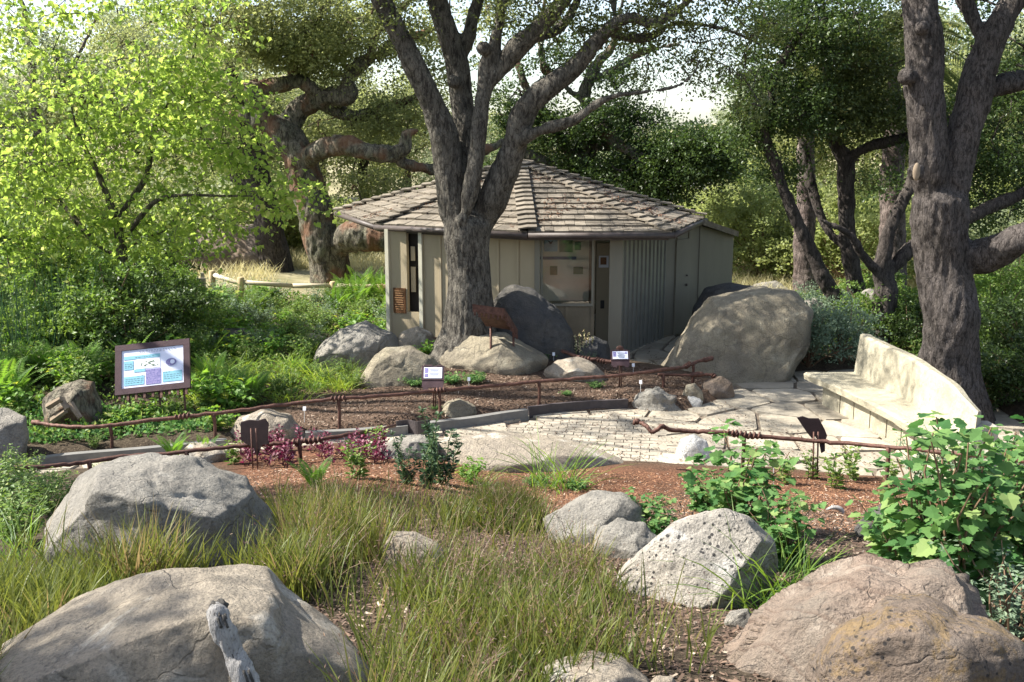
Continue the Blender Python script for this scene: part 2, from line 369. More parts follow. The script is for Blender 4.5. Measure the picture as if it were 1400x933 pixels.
def G(px, py):
    """ground point under pixel(s)"""
    px = np.atleast_1d(np.asarray(px, float)); py = np.atleast_1d(np.asarray(py, float))
    d = FW[None] * F + RT[None] * (px - 700)[:, None] - UP[None] * (py - 466.5)[:, None]
    d = d / d[:, 1:2]; lo = np.full(len(px), 2.5); hi = np.full(len(px), np.nan)
    ys = np.concatenate([np.arange(2.5, 30, .5), np.arange(30, 160, 4)])
    def first(T):   # T (n,k) distances; index of the first sample below ground
        P = CAM + d[:, None] * T[:, :, None]; bl = P[:, :, 2] < terr(P[:, :, 0].ravel(), P[:, :, 1].ravel()).reshape(T.shape)
        j = np.where(bl.any(1), bl.argmax(1), T.shape[1] - 1).clip(1); r_ = np.arange(len(T)); return T[r_, j - 1], T[r_, j]
    lo, hi = first(np.tile(ys, (len(px), 1))); hi = np.minimum(hi, 60); lo = np.minimum(lo, 59)
    lo, hi = first(lo[:, None] + (hi - lo)[:, None] * np.linspace(0, 1, 24)[None])
    P = CAM + d * hi[:, None]; P[:, 2] = terr(P[:, 0], P[:, 1]); return P
def g1(px, py): return G(px, py)[0]
def onground(x, y): return np.array([x, y, terr(x, y)[0]])
# ------------------------------------------------------------------ ground sheet
xs = np.unique(np.concatenate([np.linspace(-160, -14, 50), np.arange(-14, 14, .11), np.linspace(14, 160, 50)]))
ys = np.unique(np.concatenate([np.linspace(-30, 1, 10), np.arange(1, 24, .11), np.arange(24, 45, .6), np.linspace(45, 400, 60)]))
X, Y = np.meshgrid(xs, ys); x, y = X.ravel(), Y.ravel(); zt = terr(x, y)
V = np.c_[x, y, zt]; nx, ny = len(xs), len(ys)
i = np.arange(nx * ny).reshape(ny, nx); Q = np.stack([i[:-1, :-1], i[:-1, 1:], i[1:, 1:], i[1:, :-1]], -1).reshape(-1, 4)
px, py = proj(np.c_[x, y, zt]); front = y > 3
MULCH = [(300, 628), (470, 612), (560, 620), (850, 640), (1230, 655), (1500, 690), (1500, 760), (1200, 720), (1150, 700), (1090, 690), (960, 660), (860, 690), (740, 700), (640, 668), (520, 668), (440, 690), (330, 650)]
BARK = [(400, 600), (390, 540), (470, 510), (590, 505), (700, 500), (800, 490), (900, 505), (985, 525), (1000, 545), (930, 562), (850, 560), (700, 570), (560, 590)]
red = np.where(front, sstep(18, -8, sdpoly(px, py, MULCH)), 0)
brn = np.where(front & (y < 19), sstep(14, -6, sdpoly(px, py, BARK)), 0)
grn = sstep(22, 27, y)
go = mk('ground', V, Q, None, smooth=True, rnd={'red': red, 'brn': brn, 'dry': grn}); tag(go, 'garden soil with reddish bark mulch and leaf litter', 'ground', kind='structure')
m, nt, n, l, b = newmat('soil'); v = coords(nt)
c = mixc(nt, ramp(nt, noise(nt, v, 3, 8, .7), [(.3, (0, 0, 0)), (.7, (1, 1, 1))]), (.035, .026, .018), (.10, .078, .055))
c = mixc(nt, ramp(nt, noise(nt, v, 40, 4, .7), [(.52, (0, 0, 0)), (.68, (.7,) * 3)]), c, (.20, .16, .11))
rd = mixc(nt, ramp(nt, noise(nt, v, 30, 6, .75), [(.35, (0, 0, 0)), (.65, (1, 1, 1))]), (.07, .032, .02), (.25, .125, .075))
rd = mixc(nt, ramp(nt, noise(nt, v, 2.2, 5, .7), [(.45, (0, 0, 0)), (.6, (.75,) * 3)]), rd, (.075, .045, .03))
bn = mixc(nt, ramp(nt, noise(nt, v, 30, 6, .75), [(.35, (0, 0, 0)), (.65, (1, 1, 1))]), (.05, .033, .024), (.20, .135, .095))
dr = mixc(nt, ramp(nt, noise(nt, v, .6, 6, .7), [(.35, (0, 0, 0)), (.65, (1, 1, 1))]), (.17, .16, .08), (.42, .37, .24))
c = mixc(nt, attr(nt, 'brn'), c, bn); c = mixc(nt, attr(nt, 'red'), c, rd); c = mixc(nt, attr(nt, 'dry'), c, dr)
l.new(c, b.inputs['Base Color']); b.inputs['Roughness'].default_value = .95; b.inputs['Specular IOR Level'].default_value = .1
l.new(bump(nt, noise(nt, v, 28, 6, .7), .9, .05), b.inputs['Normal']); go.data.materials.append(m)
# ------------------------------------------------------------------ paving
def clip(poly, nx_, ny_, c_):
    out = []; n_ = len(poly)
    for i_ in range(n_):
        a, b_ = poly[i_], poly[(i_ + 1) % n_]; da = a[0] * nx_ + a[1] * ny_ - c_; db = b_[0] * nx_ + b_[1] * ny_ - c_
        if da <= 0: out.append(a)
        if (da < 0) != (db < 0) and da != db:
            t = da / (da - db); out.append((a[0] + (b_[0] - a[0]) * t, a[1] + (b_[1] - a[1]) * t))
    return out
def rounded(poly, k=.16):
    out = []; n_ = len(poly)
    for i_ in range(n_):
        p, c_, q = (np.array(poly[j % n_]) for j in (i_ - 1, i_, i_ + 1))
        if np.linalg.norm(p - c_) < .08: out.append(tuple(c_)); continue
        out += [tuple(c_ + (p - c_) * k), tuple(c_ + (q - c_) * k)]
    return out
BRICK = z0([(640, 592), (760, 570), (860, 565), (885, 572), (905, 600), (935, 628), (850, 655), (600, 655), (560, 610)])
FLAG = [(-9, 9), (8, 9), (8, 24), (-9, 24)]
sites = []
for ix in range(int(17 / .82)):
    for iy in range(int(15 / .82)):
        sites.append((-9 + (ix + .5 + random.uniform(-.42, .42)) * .82 + (iy % 2) * .3, 9 + (iy + .5 + random.uniform(-.42, .42)) * .82))
S = np.array(sites); sdp = sdpoly(S[:, 0], S[:, 1], PATH)
fl = MB()
for k in range(len(S)):
    if sdp[k] > .35: continue
    a = S[k]
    if inpoly([a[0]], [a[1]], BRICK)[0]: continue
    poly = [(a[0] - 1, a[1] - 1), (a[0] + 1, a[1] - 1), (a[0] + 1, a[1] + 1), (a[0] - 1, a[1] + 1)]
    for j in np.argsort(((S - a) ** 2).sum(1))[1:14]:
        b_ = S[j]; nn = b_ - a; L = np.linalg.norm(nn); nn = nn / L; mid = (a + b_) / 2
        poly = clip(poly, nn[0], nn[1], nn @ mid - .024)
        if len(poly) < 3: break
    if len(poly) < 3: continue
    poly = rounded(poly, random.uniform(.06, .14)); zt_ = random.uniform(-.004, .012)
    tilt = np.array([random.uniform(-.008, .008), random.uniform(-.008, .008)])
    fl.prism(poly, -.07, np.array([zt_ + (np.array(p) - a) @ tilt for p in poly]), inset=.012)
f = fl.build('flagstone_path', M['flagstone']); tag(f, 'irregular pale flagstones fitted over the patio', 'path', kind='structure')
bk = MB(); ang = R(-8); ca, sa = math.cos(ang), math.sin(ang); bx, by_ = .235, .135
cx0, cy0 = .3, 13.2
for iy in range(-26, 26):
    for ix in range(-18, 18):
        u = (ix + (.5 if iy % 2 else 0)) * bx; w = iy * by_
        xx = cx0 + u * ca - w * sa; yy = cy0 + u * sa + w * ca
        if not inpoly([xx], [yy], BRICK)[0]: continue
        bk.box((xx, yy, -.03 + random.uniform(-.003, .003)), (bx - .012, by_ - .012, .075), ang + random.uniform(-.01, .01))
f = bk.build('brick_path', M['brick_paver']); tag(f, 'small buff brick pavers laid in running bond', 'path', kind='structure')
# joint bed is the ground itself; sandy joint sheet
jb = MB(); Pp = np.array(PATH); bm = bmesh.new(); vs = [bm.verts.new((p[0], p[1], -.028)) for p in PATH]; bm.faces.new(vs); bmesh.ops.triangulate(bm, faces=bm.faces)
me = bpy.data.meshes.new('path_bed'); bm.to_mesh(me); bm.free(); o = bpy.data.objects.new('path_bed', me); col.objects.link(o); me.materials.append(M['joint']); tag(o, 'dark sandy joints between the paving stones', 'path', kind='structure')
# ------------------------------------------------------------------ kerb
def strip(pts, h, w, name, mat, label, z=0):
    P = catmull(np.array(pts, float), 5); T = np.gradient(P, axis=0); T /= np.linalg.norm(T, axis=1)[:, None]; N = np.c_[-T[:, 1], T[:, 0]]
    V = []; n_ = len(P)
    for k in range(n_):
        for s_, zz in ((-1, z - .1), (-1, z + h), (1, z + h), (1, z - .1)):
            V.append((*(P[k] + N[k] * s_ * w / 2), zz))
    Fs = []
    for k in range(n_ - 1):
        for j in range(4): Fs.append((k * 4 + j, (k + 1) * 4 + j, (k + 1) * 4 + (j + 1) % 4, k * 4 + (j + 1) % 4))
    Fs += [(0, 1, 2, 3), ((n_ - 1) * 4 + 3, (n_ - 1) * 4 + 2, (n_ - 1) * 4 + 1, (n_ - 1) * 4)]
    return tag(mk(name, V, Fs, mat, origin=(*P[n_ // 2], z)), label, 'kerb')
def K(pts): return [p for p in z0(pts)]
strip(K([(-60, 655), (75, 633), (200, 622), (310, 610)]), .10, .11, 'stone_kerb', M['kerb_stone'], 'grey kerb running below the large information panel')
strip(K([(418, 603), (480, 600), (540, 595), (556, 593)]), .13, .11, 'stone_kerb', M['kerb_stone'], 'grey kerb beside the small light boulder and red plants')
strip(K([(562, 592), (640, 583), (690, 575), (720, 571)]), .13, .11, 'stone_kerb', M['kerb_stone'], 'grey kerb behind the flat slab rock')
strip(K([(722, 569), (760, 564), (810, 560), (858, 558)]), .14, .06, 'steel_edging', M['kerb_dark'], 'dark rusty steel edging along the brick path')
# curled steel strip between the kerbs
p = atz(553, 592, 0)
strip([(p[0] - .1, p[1] - .10), (p[0] + .05, p[1] - .04), (p[0] + .2, p[1] - .12), (p[0] + .36, p[1] - .03)], .2, .012, 'steel_edging', M['kerb_dark'], 'bent dark steel strip where two kerbs meet')
# ------------------------------------------------------------------ boulders
bmi = bmesh.new(); bmesh.ops.create_icosphere(bmi, subdivisions=5, radius=1); bmi.verts.ensure_lookup_table()
ICO_V = np.array([v.co[:] for v in bmi.verts]); ICO_F = np.array([[v.index for v in f.verts] for f in bmi.faces]); bmi.free()
bmi = bmesh.new(); bmesh.ops.create_icosphere(bmi, subdivisions=6, radius=1)
ICO6_V = np.array([v.co[:] for v in bmi.verts]); ICO6_F = np.array([[v.index for v in f.verts] for f in bmi.faces]); bmi.free()
def rock(top, base, mat, label, name='boulder', thick=.85, seed=1, rough=.05, facets=9, big=False, strata=0, Yc=None, cut=.8, group=None, sub=.5, frontdip=1.0):
    """top: silhouette polyline (photo pixels, left to right); base: pixel row where it meets the ground in front"""
    top = [tuple(map(float, t)) for t in top]; xs_ = [t[0] for t in top]; w = max(xs_) - min(xs_); cx = (max(xs_) + min(xs_)) / 2
    ytop = min(t[1] for t in top); cy = (ytop + base) / 2
    gp = g1(cx, base)
    if Yc is None:
        Yc = gp[1] + w / F * gp[1] * thick * .42
    h = base - ytop
    l_, r_ = top[0], top[-1]
    poly = top + [(r_[0] - w * .06, max(base, r_[1]) + h * sub * .6), (cx + w * .25, base + h * sub), (cx - w * .25, base + h * sub), (l_[0] + w * .06, max(base, l_[1]) + h * sub * .6)]
    cyy = (ytop + base + h * sub * .6) / 2
    C = at(cx, cyy, Yc); n_ = C - CAM; dist = np.linalg.norm(n_); n_ = n_ / dist
    k_ = .45; n_ = n_ * np.array([1, 1, k_]); n_ /= np.linalg.norm(n_)
    r = np.cross(n_, [0, 0, 1.]); r /= np.linalg.norm(r); u = np.cross(r, n_)
    pl = []
    for (a, b_) in poly:
        d = ray(a, b_); t = ((C - CAM) @ n_) / (d @ n_); q = CAM + d * t - C; pl.append((q @ r, q @ u))
    pl = np.array(pl); NA = 180; rad = np.zeros(NA)
    for k in range(NA):
        th = k / NA * 2 * math.pi; dx, dy = math.cos(th), math.sin(th); best = 0
        for i_ in range(len(pl)):
            a, b_ = pl[i_], pl[(i_ + 1) % len(pl)]; e = b_ - a; den = dx * e[1] - dy * e[0]
            if abs(den) < 1e-9: continue
            t = (a[0] * e[1] - a[1] * e[0]) / den; s_ = (a[0] * dy - a[1] * dx) / den
            if t > 0 and -1e-6 <= s_ <= 1 + 1e-6: best = max(best, t)
        rad[k] = best
    for _ in range(2): rad = (np.roll(rad, 1) + rad * 2 + np.roll(rad, -1)) / 4
    B, BF = (ICO6_V, ICO6_F) if big else (ICO_V, ICO_F)
    th = np.arctan2(B[:, 1], B[:, 0]) % (2 * math.pi); rr = np.interp(th, np.arange(NA + 1) / NA * 2 * math.pi, np.append(rad, rad[0]))
    s = np.hypot(B[:, 0], B[:, 1]); ss = s ** .8
    half = w / 2 / F * dist
    D = thick * half
    L3 = np.c_[np.cos(th) * rr * ss, np.sin(th) * rr * ss, np.sign(B[:, 2]) * np.abs(B[:, 2]) ** .85 * D]
    rs = np.random.default_rng(seed)
    for k in range(facets):
        m_ = rs.normal(size=3) * np.array([.7, .7, 1]); m_[2] = -abs(m_[2]) - .3 if k % 2 == 0 else m_[2]; m_ /= np.linalg.norm(m_)
        ex = (L3 @ m_).max() * rs.uniform(cut - .04, .95); o_ = L3 @ m_ - ex; L3 = L3 - np.where(o_ > 0, o_ * .95, 0)[:, None] * m_
    nrm = L3 / (np.linalg.norm(L3, axis=1)[:, None] + 1e-9)
    q = L3 / half
    dsp = rough * half * (fbm(q * 1.6 + seed * 3.7, 3, seed) + .2 * fbm(q * 6 + seed, 4, seed + 5, .6))
    rid = 1 - np.abs(fbm(q * 1.9 + seed * 1.3, 3, seed + 20)) * 1.8
    dsp -= np.clip(rid - .66, 0, 1) * rough * half * .9
    L3 = L3 + nrm * dsp[:, None]
    L3 = L3 * [1.045, 1.02, 1]
    P = C + L3[:, :1] * r + L3[:, 1:2] * u + L3[:, 2:] * n_
    if strata:
        hgt = P[:, 2] * 5.5 + P[:, 0] * -2.2 + P[:, 1] * -1.5 + 1.3 * fbm(P * 1.1, 4, seed); fr_ = hgt - np.floor(hgt)
        P = P + nrm_world(nrm, r, u, n_) * ((fr_ ** 3) * strata)[:, None]
    org = np.array([C[0], C[1], terr(C[0], C[1])[0]])
    return tag(mk(name, P, BF, M[mat], smooth=True, origin=org), label, 'boulder', group)
def nrm_world(nr, r, u, n_): return nr[:, :1] * r + nr[:, 1:2] * u + nr[:, 2:] * n_
rock([(-5, 900), (60, 850), (120, 818), (200, 790), (270, 777), (370, 783), (392, 812), (440, 845), (480, 878), (500, 905)], 1000, 'rock_tan', 'large tan boulder carrying the bleached driftwood log', big=True, seed=3, rough=.045, facets=7, thick=.8)
rock([(62, 690), (85, 665), (130, 642), (205, 628), (280, 630), (335, 650), (365, 690), (382, 735)], 775, 'rock_grey', 'broad shaded grey boulder rising from green grass behind the driftwood boulder', big=True, seed=5, rough=.06, thick=.8)
rock([(845, 785), (880, 750), (920, 715), (945, 708), (990, 698), (1020, 712), (1055, 745), (1056, 780), (1035, 815)], 828, 'rock_pale', 'white angular boulder speckled with black lichen', big=True, seed=11, rough=.05, facets=9, cut=.7)
rock([(962, 925), (1000, 880), (1060, 830), (1130, 790), (1180, 776), (1235, 788), (1275, 775), (1310, 800), (1330, 840)], 935, 'rock_red', 'long pinkish layered slab boulder at the frame bottom', big=True, seed=13, rough=.05, strata=.045, thick=.75)
rock([(1110, 930), (1120, 890), (1150, 850), (1215, 822), (1265, 828), (1300, 845), (1350, 858), (1385, 880), (1398, 920)], 1000, 'rock_lichen', 'brown boulder blotched with orange lichen in front of the layered slab', big=True, seed=17, rough=.06)
rock([(745, 705), (770, 688), (810, 676), (850, 677), (875, 692), (880, 712)], 745, 'rock_grey', 'smooth grey boulder at the grass edge near the red mulch', seed=19)
rock([(812, 745), (820, 722), (845, 712), (880, 716), (900, 740)], 765, 'rock_grey', 'rough small grey boulder tucked against the white lichen boulder', seed=23, rough=.09)
rock([(524, 750), (538, 728), (565, 728), (594, 742), (614, 760)], 778, 'rock_tan', 'low tan rock half buried in tall grass', seed=29)
rock([(730, 935), (760, 908), (810, 898), (850, 903), (890, 930)], 960, 'rock_tan', 'low cream rock cut off by the frame below the tall grass', seed=31)
rock([(886, 936), (897, 925), (918, 926), (930, 940)], 965, 'rock_tan', 'small tan rock beside the low cream rock', seed=33)
rock([(900, 505), (925, 470), (945, 430), (975, 405), (1030, 395), (1075, 400), (1105, 425), (1110, 470), (1085, 520)], 525, 'rock_buff', 'huge buff boulder lit on its face next to the pavilion doorway', big=True, seed=37, rough=.07, thick=.8, facets=3)
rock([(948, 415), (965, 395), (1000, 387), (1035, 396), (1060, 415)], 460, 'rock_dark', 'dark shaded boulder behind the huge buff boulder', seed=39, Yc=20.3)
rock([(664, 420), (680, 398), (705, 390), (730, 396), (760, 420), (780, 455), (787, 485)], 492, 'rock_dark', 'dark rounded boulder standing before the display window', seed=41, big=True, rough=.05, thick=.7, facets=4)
rock([(592, 490), (604, 470), (640, 459), (690, 459), (712, 472), (748, 488)], 508, 'rock_buff', 'sunlit flat cream boulder at the foot of the central oak', seed=43, big=True, rough=.05)
rock([(493, 525), (508, 492), (530, 477), (560, 475), (590, 488), (602, 505)], 528, 'rock_buff', 'greenish cream boulder left of the small dark plaque', seed=47, big=True)
rock([(428, 492), (445, 468), (468, 450), (500, 443), (535, 455), (553, 478)], 502, 'rock_grey', 'mottled grey boulder with a crack beside yellow lilies', seed=53, big=True, rough=.08)
rock([(538, 478), (548, 455), (570, 446), (590, 456), (598, 478)], 488, 'rock_tan', 'tan boulder under the building post', seed=59)
rock([(744, 506), (762, 494), (790, 490), (815, 500), (826, 512)], 522, 'rock_tan', 'flat pale rock in bark mulch before the pavilion', seed=61)
rock([(316, 592), (328, 572), (360, 562), (395, 568), (415, 590), (420, 605)], 612, 'rock_tan', 'light boulder lying across the kerb behind the back of a sign', seed=67, big=True)
rock([(245, 622), (262, 608), (290, 606), (312, 618)], 634, 'rock_tan', 'low pale rock on the path behind the shaded boulder', seed=71)
rock([(-40, 600), (-20, 565), (8, 556), (32, 568), (38, 600), (30, 632)], 640, 'rock_grey', 'grey boulder at the left frame edge beside the garden rail', seed=73)
rock([(600, 562), (612, 549), (628, 546), (648, 556), (652, 568)], 573, 'rock_buff', 'small buff rock on the mulch behind the grey kerb', seed=79)
rock([(858, 555), (872, 538), (900, 533), (925, 540), (935, 560)], 566, 'rock_grey', 'pitted grey rock where the steel edging ends', seed=83, rough=.16)
rock([(932, 543), (938, 527), (950, 524), (960, 535), (961, 547)], 549, 'rock_buff', 'small round buff stone between the pitted rock and the brown stone', 'stone', seed=89)
rock([(934, 551), (942, 540), (952, 540), (960, 549)], 555, 'rock_white', 'small white stone at the corner of the flagstones', 'stone', seed=91)
rock([(955, 540), (962, 522), (985, 514), (1000, 524), (1003, 540)], 543, 'rock_brown', 'reddish brown stone under the ornamental rail tip', 'stone', seed=93)
rock([(924, 622), (930, 602), (948, 594), (966, 603), (972, 622)], 632, 'rock_white', 'round white stone on the patio near the long rusty rail', 'stone', seed=97, rough=.03)
rock([(560, 616), (600, 601), (680, 594), (760, 600), (810, 615), (858, 634)], 644, 'rock_tan', 'wide flat slab rock lying beside the brick path', 'flat_rock', seed=101, big=True, thick=.55, rough=.03, sub=.3)
rock([(520, 612), (545, 600), (575, 596), (600, 606)], 628, 'rock_grey', 'low rounded rock left of the wide flat slab', seed=103)
rock([(1170, 722), (1185, 704), (1205, 690), (1222, 690), (1240, 715)], 738, 'rock_dark', 'small dark rock in the mulch left of the leafy shrub', seed=107)
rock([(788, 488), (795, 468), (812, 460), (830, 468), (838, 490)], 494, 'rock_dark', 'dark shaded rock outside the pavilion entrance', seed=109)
rock([(400, 470), (425, 455), (448, 462), (452, 480)], 486, 'rock_tan', 'flat pale rock among leaves left of the mottled boulder', seed=113)
rock([(282, 470), (300, 452), (335, 450), (352, 470)], 485, 'rock_dark', 'dark rock surrounded by ferns above the information panel', seed=127)
rock([(230, 400), (240, 345), (262, 318), (300, 306), (350, 312), (385, 330), (398, 375), (402, 405)], 410, 'rock_brown', 'wide weathered rock face behind the wooden fence', 'rock_outcrop', seed=131, big=True, rough=.08, thick=.5, Yc=30)
rock([(1020, 405), (1030, 388), (1060, 384), (1082, 398)], 412, 'rock_grey', 'pale rock in the dry grass beyond the buff boulder', seed=137, Yc=27)
rock([(1168, 430), (1175, 402), (1196, 388), (1206, 402), (1206, 440)], 450, 'rock_grey', 'upright grey rock leaning near the dark trunks', seed=139, Yc=20.5)
rock([(1080, 436), (1092, 412), (1115, 408), (1135, 425)], 448, 'rock_grey', 'grey rock behind the variegated bush', seed=149, Yc=21)
rock([(1400, 640), (1415, 600), (1445, 600), (1470, 650)], 660, 'rock_grey', 'grey rock at the near end of the stone bench', seed=151)
rock([(990, 848), (1000, 836), (1022, 833), (1032, 850)], 858, 'rock_grey', 'small grey stone between the white and the layered boulder', 'stone', seed=157)
rock([(934, 748), (942, 738), (952, 738), (958, 750)], 753, 'rock_tan', 'little tan stone in the soil', 'stone', seed=163)
# ------------------------------------------------------------------ driftwood log
P = [at(338, 950, 3.55), at(330, 915, 3.75), at(316, 880, 4.0), at(303, 850, 4.25), at(297, 835, 4.42), at(296, 826, 4.5)]
bl_ = bpy.data.objects['boulder']; bpy.context.view_layer.update(); q = []
for a_, b_, up_ in ((352, 1010, .04), (347, 965, .04), (334, 925, .045), (320, 892, .04), (302, 855, .06), (297, 838, .08), (298, 828, .09)):
    dr_ = ray(a_, b_); dr_ = dr_ / np.linalg.norm(dr_); ok_, lc_, n__, _ = bl_.ray_cast(Vector(CAM) - bl_.location, Vector(dr_)); h_ = (np.array(lc_ + bl_.location) if ok_ else at(a_, b_, 4)); q.append(h_ - dr_ * up_ * 1.4)
P = q
V, Fs = tube(P, [.045, .05, .036, .038, .030, .036, .012], 32, True, 16)
nn_ = V - np.repeat(V.reshape(-1, 32, 3).mean(1), 32, 0); nn_ /= np.linalg.norm(nn_, axis=1)[:, None] + 1e-9
o_ = V + nn_ * (fbm(V * np.array([34, 34, 12]), 4, 5)[:, None] * .009); 
lg = mk('driftwood_log', o_, Fs, M['drift_wood'], smooth=True, origin=P[2]); tag(lg, 'bleached driftwood log with a dark knotty end resting on the tan boulder', 'log')
mb = MB(); kq = np.array(P[-1]); b2 = ICO_V * [.033, .032, .030]; b2 = b2 * (1 + .25 * fbm(ICO_V * 2.2, 3, 9))[:, None] + kq + [.004, -.012, -.010]; mb.add(b2, ICO_F.tolist()); kb = mb.build('knot', M['rock_dark'], lg, smooth=True)
mb = MB(); Pc = catmull(np.array(P), 8); dv = np.array([CAM - p for p in Pc]); dv /= np.linalg.norm(dv, axis=1)[:, None]
for k in range(16):
    i0 = random.randint(4, len(Pc) - 12); L_ = random.randint(3, 8); sx = random.uniform(-.03, .03); seg = Pc[i0:i0 + L_] + dv[i0:i0 + L_] * .034 * math.sqrt(max(.1, 1 - (sx / .036) ** 2)) + [sx, 0, 0]; mb.tube(seg, .0045, 5)
mb.build('dark_grain', M['rock_dark'], lg, smooth=True)
# ------------------------------------------------------------------ pavilion
ZE = 2.4
A_, B_, C_, D_, E_ = [tuple(atz(px_, py_, ZE)[:2]) for px_, py_ in ((462, 290), (515, 308), (722, 319), (918, 319), (962, 299))]
F_, G_, H_ = (3.3, 25.6), (.4, 27.6), (-2.9, 27.4)
APX = at(710, 222, 22.7)
pav = thing('pavilion', (0.4, 22.5, 0), 'octagonal wooden information pavilion with a brown shake roof', 'pavilion')
PO = np.array(pav.location)
# roof
eav = [A_, B_, C_, D_, E_, F_, G_, H_]
rf = MB(); under = MB()
for k in range(8):
    a = np.array([*eav[k], ZE]); b_ = np.array([*eav[(k + 1) % 8], ZE]); mid = (a + b_) / 2; ex = b_ - a; L = np.linalg.norm(ex); ex /= L
    up = APX - mid; up = up - ex * (up @ ex); slope = np.linalg.norm(up); up /= slope; nn = np.cross(ex, up)
    if nn[2] < 0: nn = -nn
    apu = (APX - a) @ ex
    rows = int(slope / .30)
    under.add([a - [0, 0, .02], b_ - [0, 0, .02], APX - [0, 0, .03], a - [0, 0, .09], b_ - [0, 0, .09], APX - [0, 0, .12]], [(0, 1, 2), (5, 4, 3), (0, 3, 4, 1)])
    for r_ in range(rows):
        v0 = r_ / rows * slope - .02; v1 = (r_ + 1) / rows * slope + .05
        x0 = lambda v: apu * max(v, 0) / slope; x1 = lambda v: L + (apu - L) * max(v, 0) / slope
        u = x0(v0) + random.uniform(-.1, 0)
        while u < x1(v0):
            wd = random.uniform(.14, .30); ua, ub = max(u, x0(v0)), min(u + wd - .008, x1(v0))
            if ub - ua > .03:
                ua2, ub2 = max(ua, x0(min(v1, slope))), min(ub, x1(min(v1, slope)))
                if ub2 < ua2: ua2 = ub2 = (apu)
                jv = random.uniform(-.018, .018); th_ = random.uniform(.034, .052); v1c = min(v1, slope * .995)
                lo = a + up * (v0 + jv); hi_ = a + up * v1c
                Vv = [lo + ex * ua + nn * .0, lo + ex * ub, lo + ex * ub + nn * (th_ + .012), lo + ex * ua + nn * (th_ + .012 + random.uniform(-.004, .004)), hi_ + ex * ua2 + nn * .0, hi_ + ex * ub2, hi_ + ex * ub2 + nn * .008, hi_ + ex * ua2 + nn * .008]
                rf.add(Vv, [(0, 1, 2, 3), (4, 7, 6, 5), (3, 2, 6, 7), (0, 4, 5, 1), (0, 3, 7, 4), (1, 5, 6, 2)])
            u += wd
ro = rf.build('roof', M['shingle'], pav)
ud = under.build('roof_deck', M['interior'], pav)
hc = MB()
for k in range(8):
    a = np.array([*eav[k], ZE]); dv = APX - a; L = np.linalg.norm(dv); dv /= L
    pv_ = np.array([*eav[k - 1], ZE]); nx_ = np.array([*eav[(k + 1) % 8], ZE])
    s1 = (pv_ - a) - dv * ((pv_ - a) @ dv); s1 /= np.linalg.norm(s1); s2 = (nx_ - a) - dv * ((nx_ - a) @ dv); s2 /= np.linalg.norm(s2)
    nn = -(s1 + s2); nn /= np.linalg.norm(nn)
    if nn[2] < 0: nn = -nn
    nst = int(L / .26)
    for j in range(nst):
        p0 = a + dv * (j * .26 - .03) ; p1 = p0 + dv * .33; t0, t1 = .125 + random.uniform(-.012, .012), .075; wd = .17
        Vv = []
        for p_, t_ in ((p0, t0), (p1, t1)):
            for s_, tt in ((s1, t_ - .05), (None, t_), (s2, t_ - .05)):
                base_ = p_ + nn * (t_) if s_ is None else p_ + s_ * wd + nn * (t_)
                if s_ is not None: base_ = base_ 
                Vv.append(base_)
            for s_ in (s1, None, s2):
                base_ = p_ + nn * (t_ - .03) if s_ is None else p_ + s_ * wd + nn * (t_ - .03)
                Vv.append(base_)
        hc.add(Vv, [(0, 1, 4 + 3, 6), (1, 2, 8, 7), (0, 3, 4, 1), (1, 4, 5, 2), (3, 9, 10, 4), (4, 10, 11, 5), (0, 6, 9, 3), (2, 5, 11, 8)])
hc.build('hip_cap', M['shingle'], ro).location = (0, 0, 0)
# gutters
gt = MB()
for k in (0, 1, 2, 3, 7):
    a = np.array([*eav[k], ZE - .04]); b_ = np.array([*eav[(k + 1) % 8], ZE - .04]); c2 = np.array([.3, 22.6, ZE - .04])
    a = a + (a - c2) * .012; b_ = b_ + (b_ - c2) * .012
    gt.tube([a, b_], .055, 10)
gt.build('gutter', M['gutter'], pav, smooth=True)
fa = MB()
for k in range(8):
    a = np.array([*eav[k]]); b_ = np.array([*eav[(k + 1) % 8]]); cc = np.array([.3, 22.6]); a = cc + (a - cc) * .98; b_ = cc + (b_ - cc) * .98
    L = np.linalg.norm(b_ - a); an = math.atan2(b_[1] - a[1], b_[0] - a[0]); fa.box((*(a + b_) / 2, ZE - .075), (L, .03, .12), an)
fa.build('fascia', M['gutter'], pav)
# walls
ZW = ZE - .06
def wall(pa, pb, name, mat, z0_=-.05, z1_=ZW, th=.1, batt=None, bat_mat='trim', parent=pav, bw=.05):
    pa, pb = np.array(pa), np.array(pb); L = np.linalg.norm(pb - pa); an = math.atan2(pb[1] - pa[1], pb[0] - pa[0]); ex = (pb - pa) / L; ou = np.array([ex[1], -ex[0]])
    mb = MB(); c_ = (pa + pb) / 2 - ou * th / 2; mb.box((*c_, (z0_ + z1_) / 2), (L, th, z1_ - z0_), an)
    w_ = mb.build(name, M[mat], parent)
    if batt:
        bb = MB(); n_ = max(2, int(round(L / batt)))
        for k in range(n_ + 1):
            q = pa + ex * min(max(L * k / n_, bw / 2), L - bw / 2) + ou * .012
            bb.box((*q, (z0_ + z1_) / 2 - .004), (bw, .03, z1_ - z0_ - .02), an)
        bb.build('batten', M[bat_mat], w_).location = (0, 0, 0)
        for o_b in w_.children: o_b.location = Vector(PO) - Vector(PO) 
    return w_
def fixp():
    pass
_old = mk
B1 = tuple(at(530, 310, 20.1)[:2]); C1 = tuple(at(736, 320, 18.95)[:2]); b1, c1 = np.array(B1), np.array(C1)
tdir = (c1 - b1) / np.linalg.norm(c1 - b1); LL = np.linalg.norm(c1 - b1)
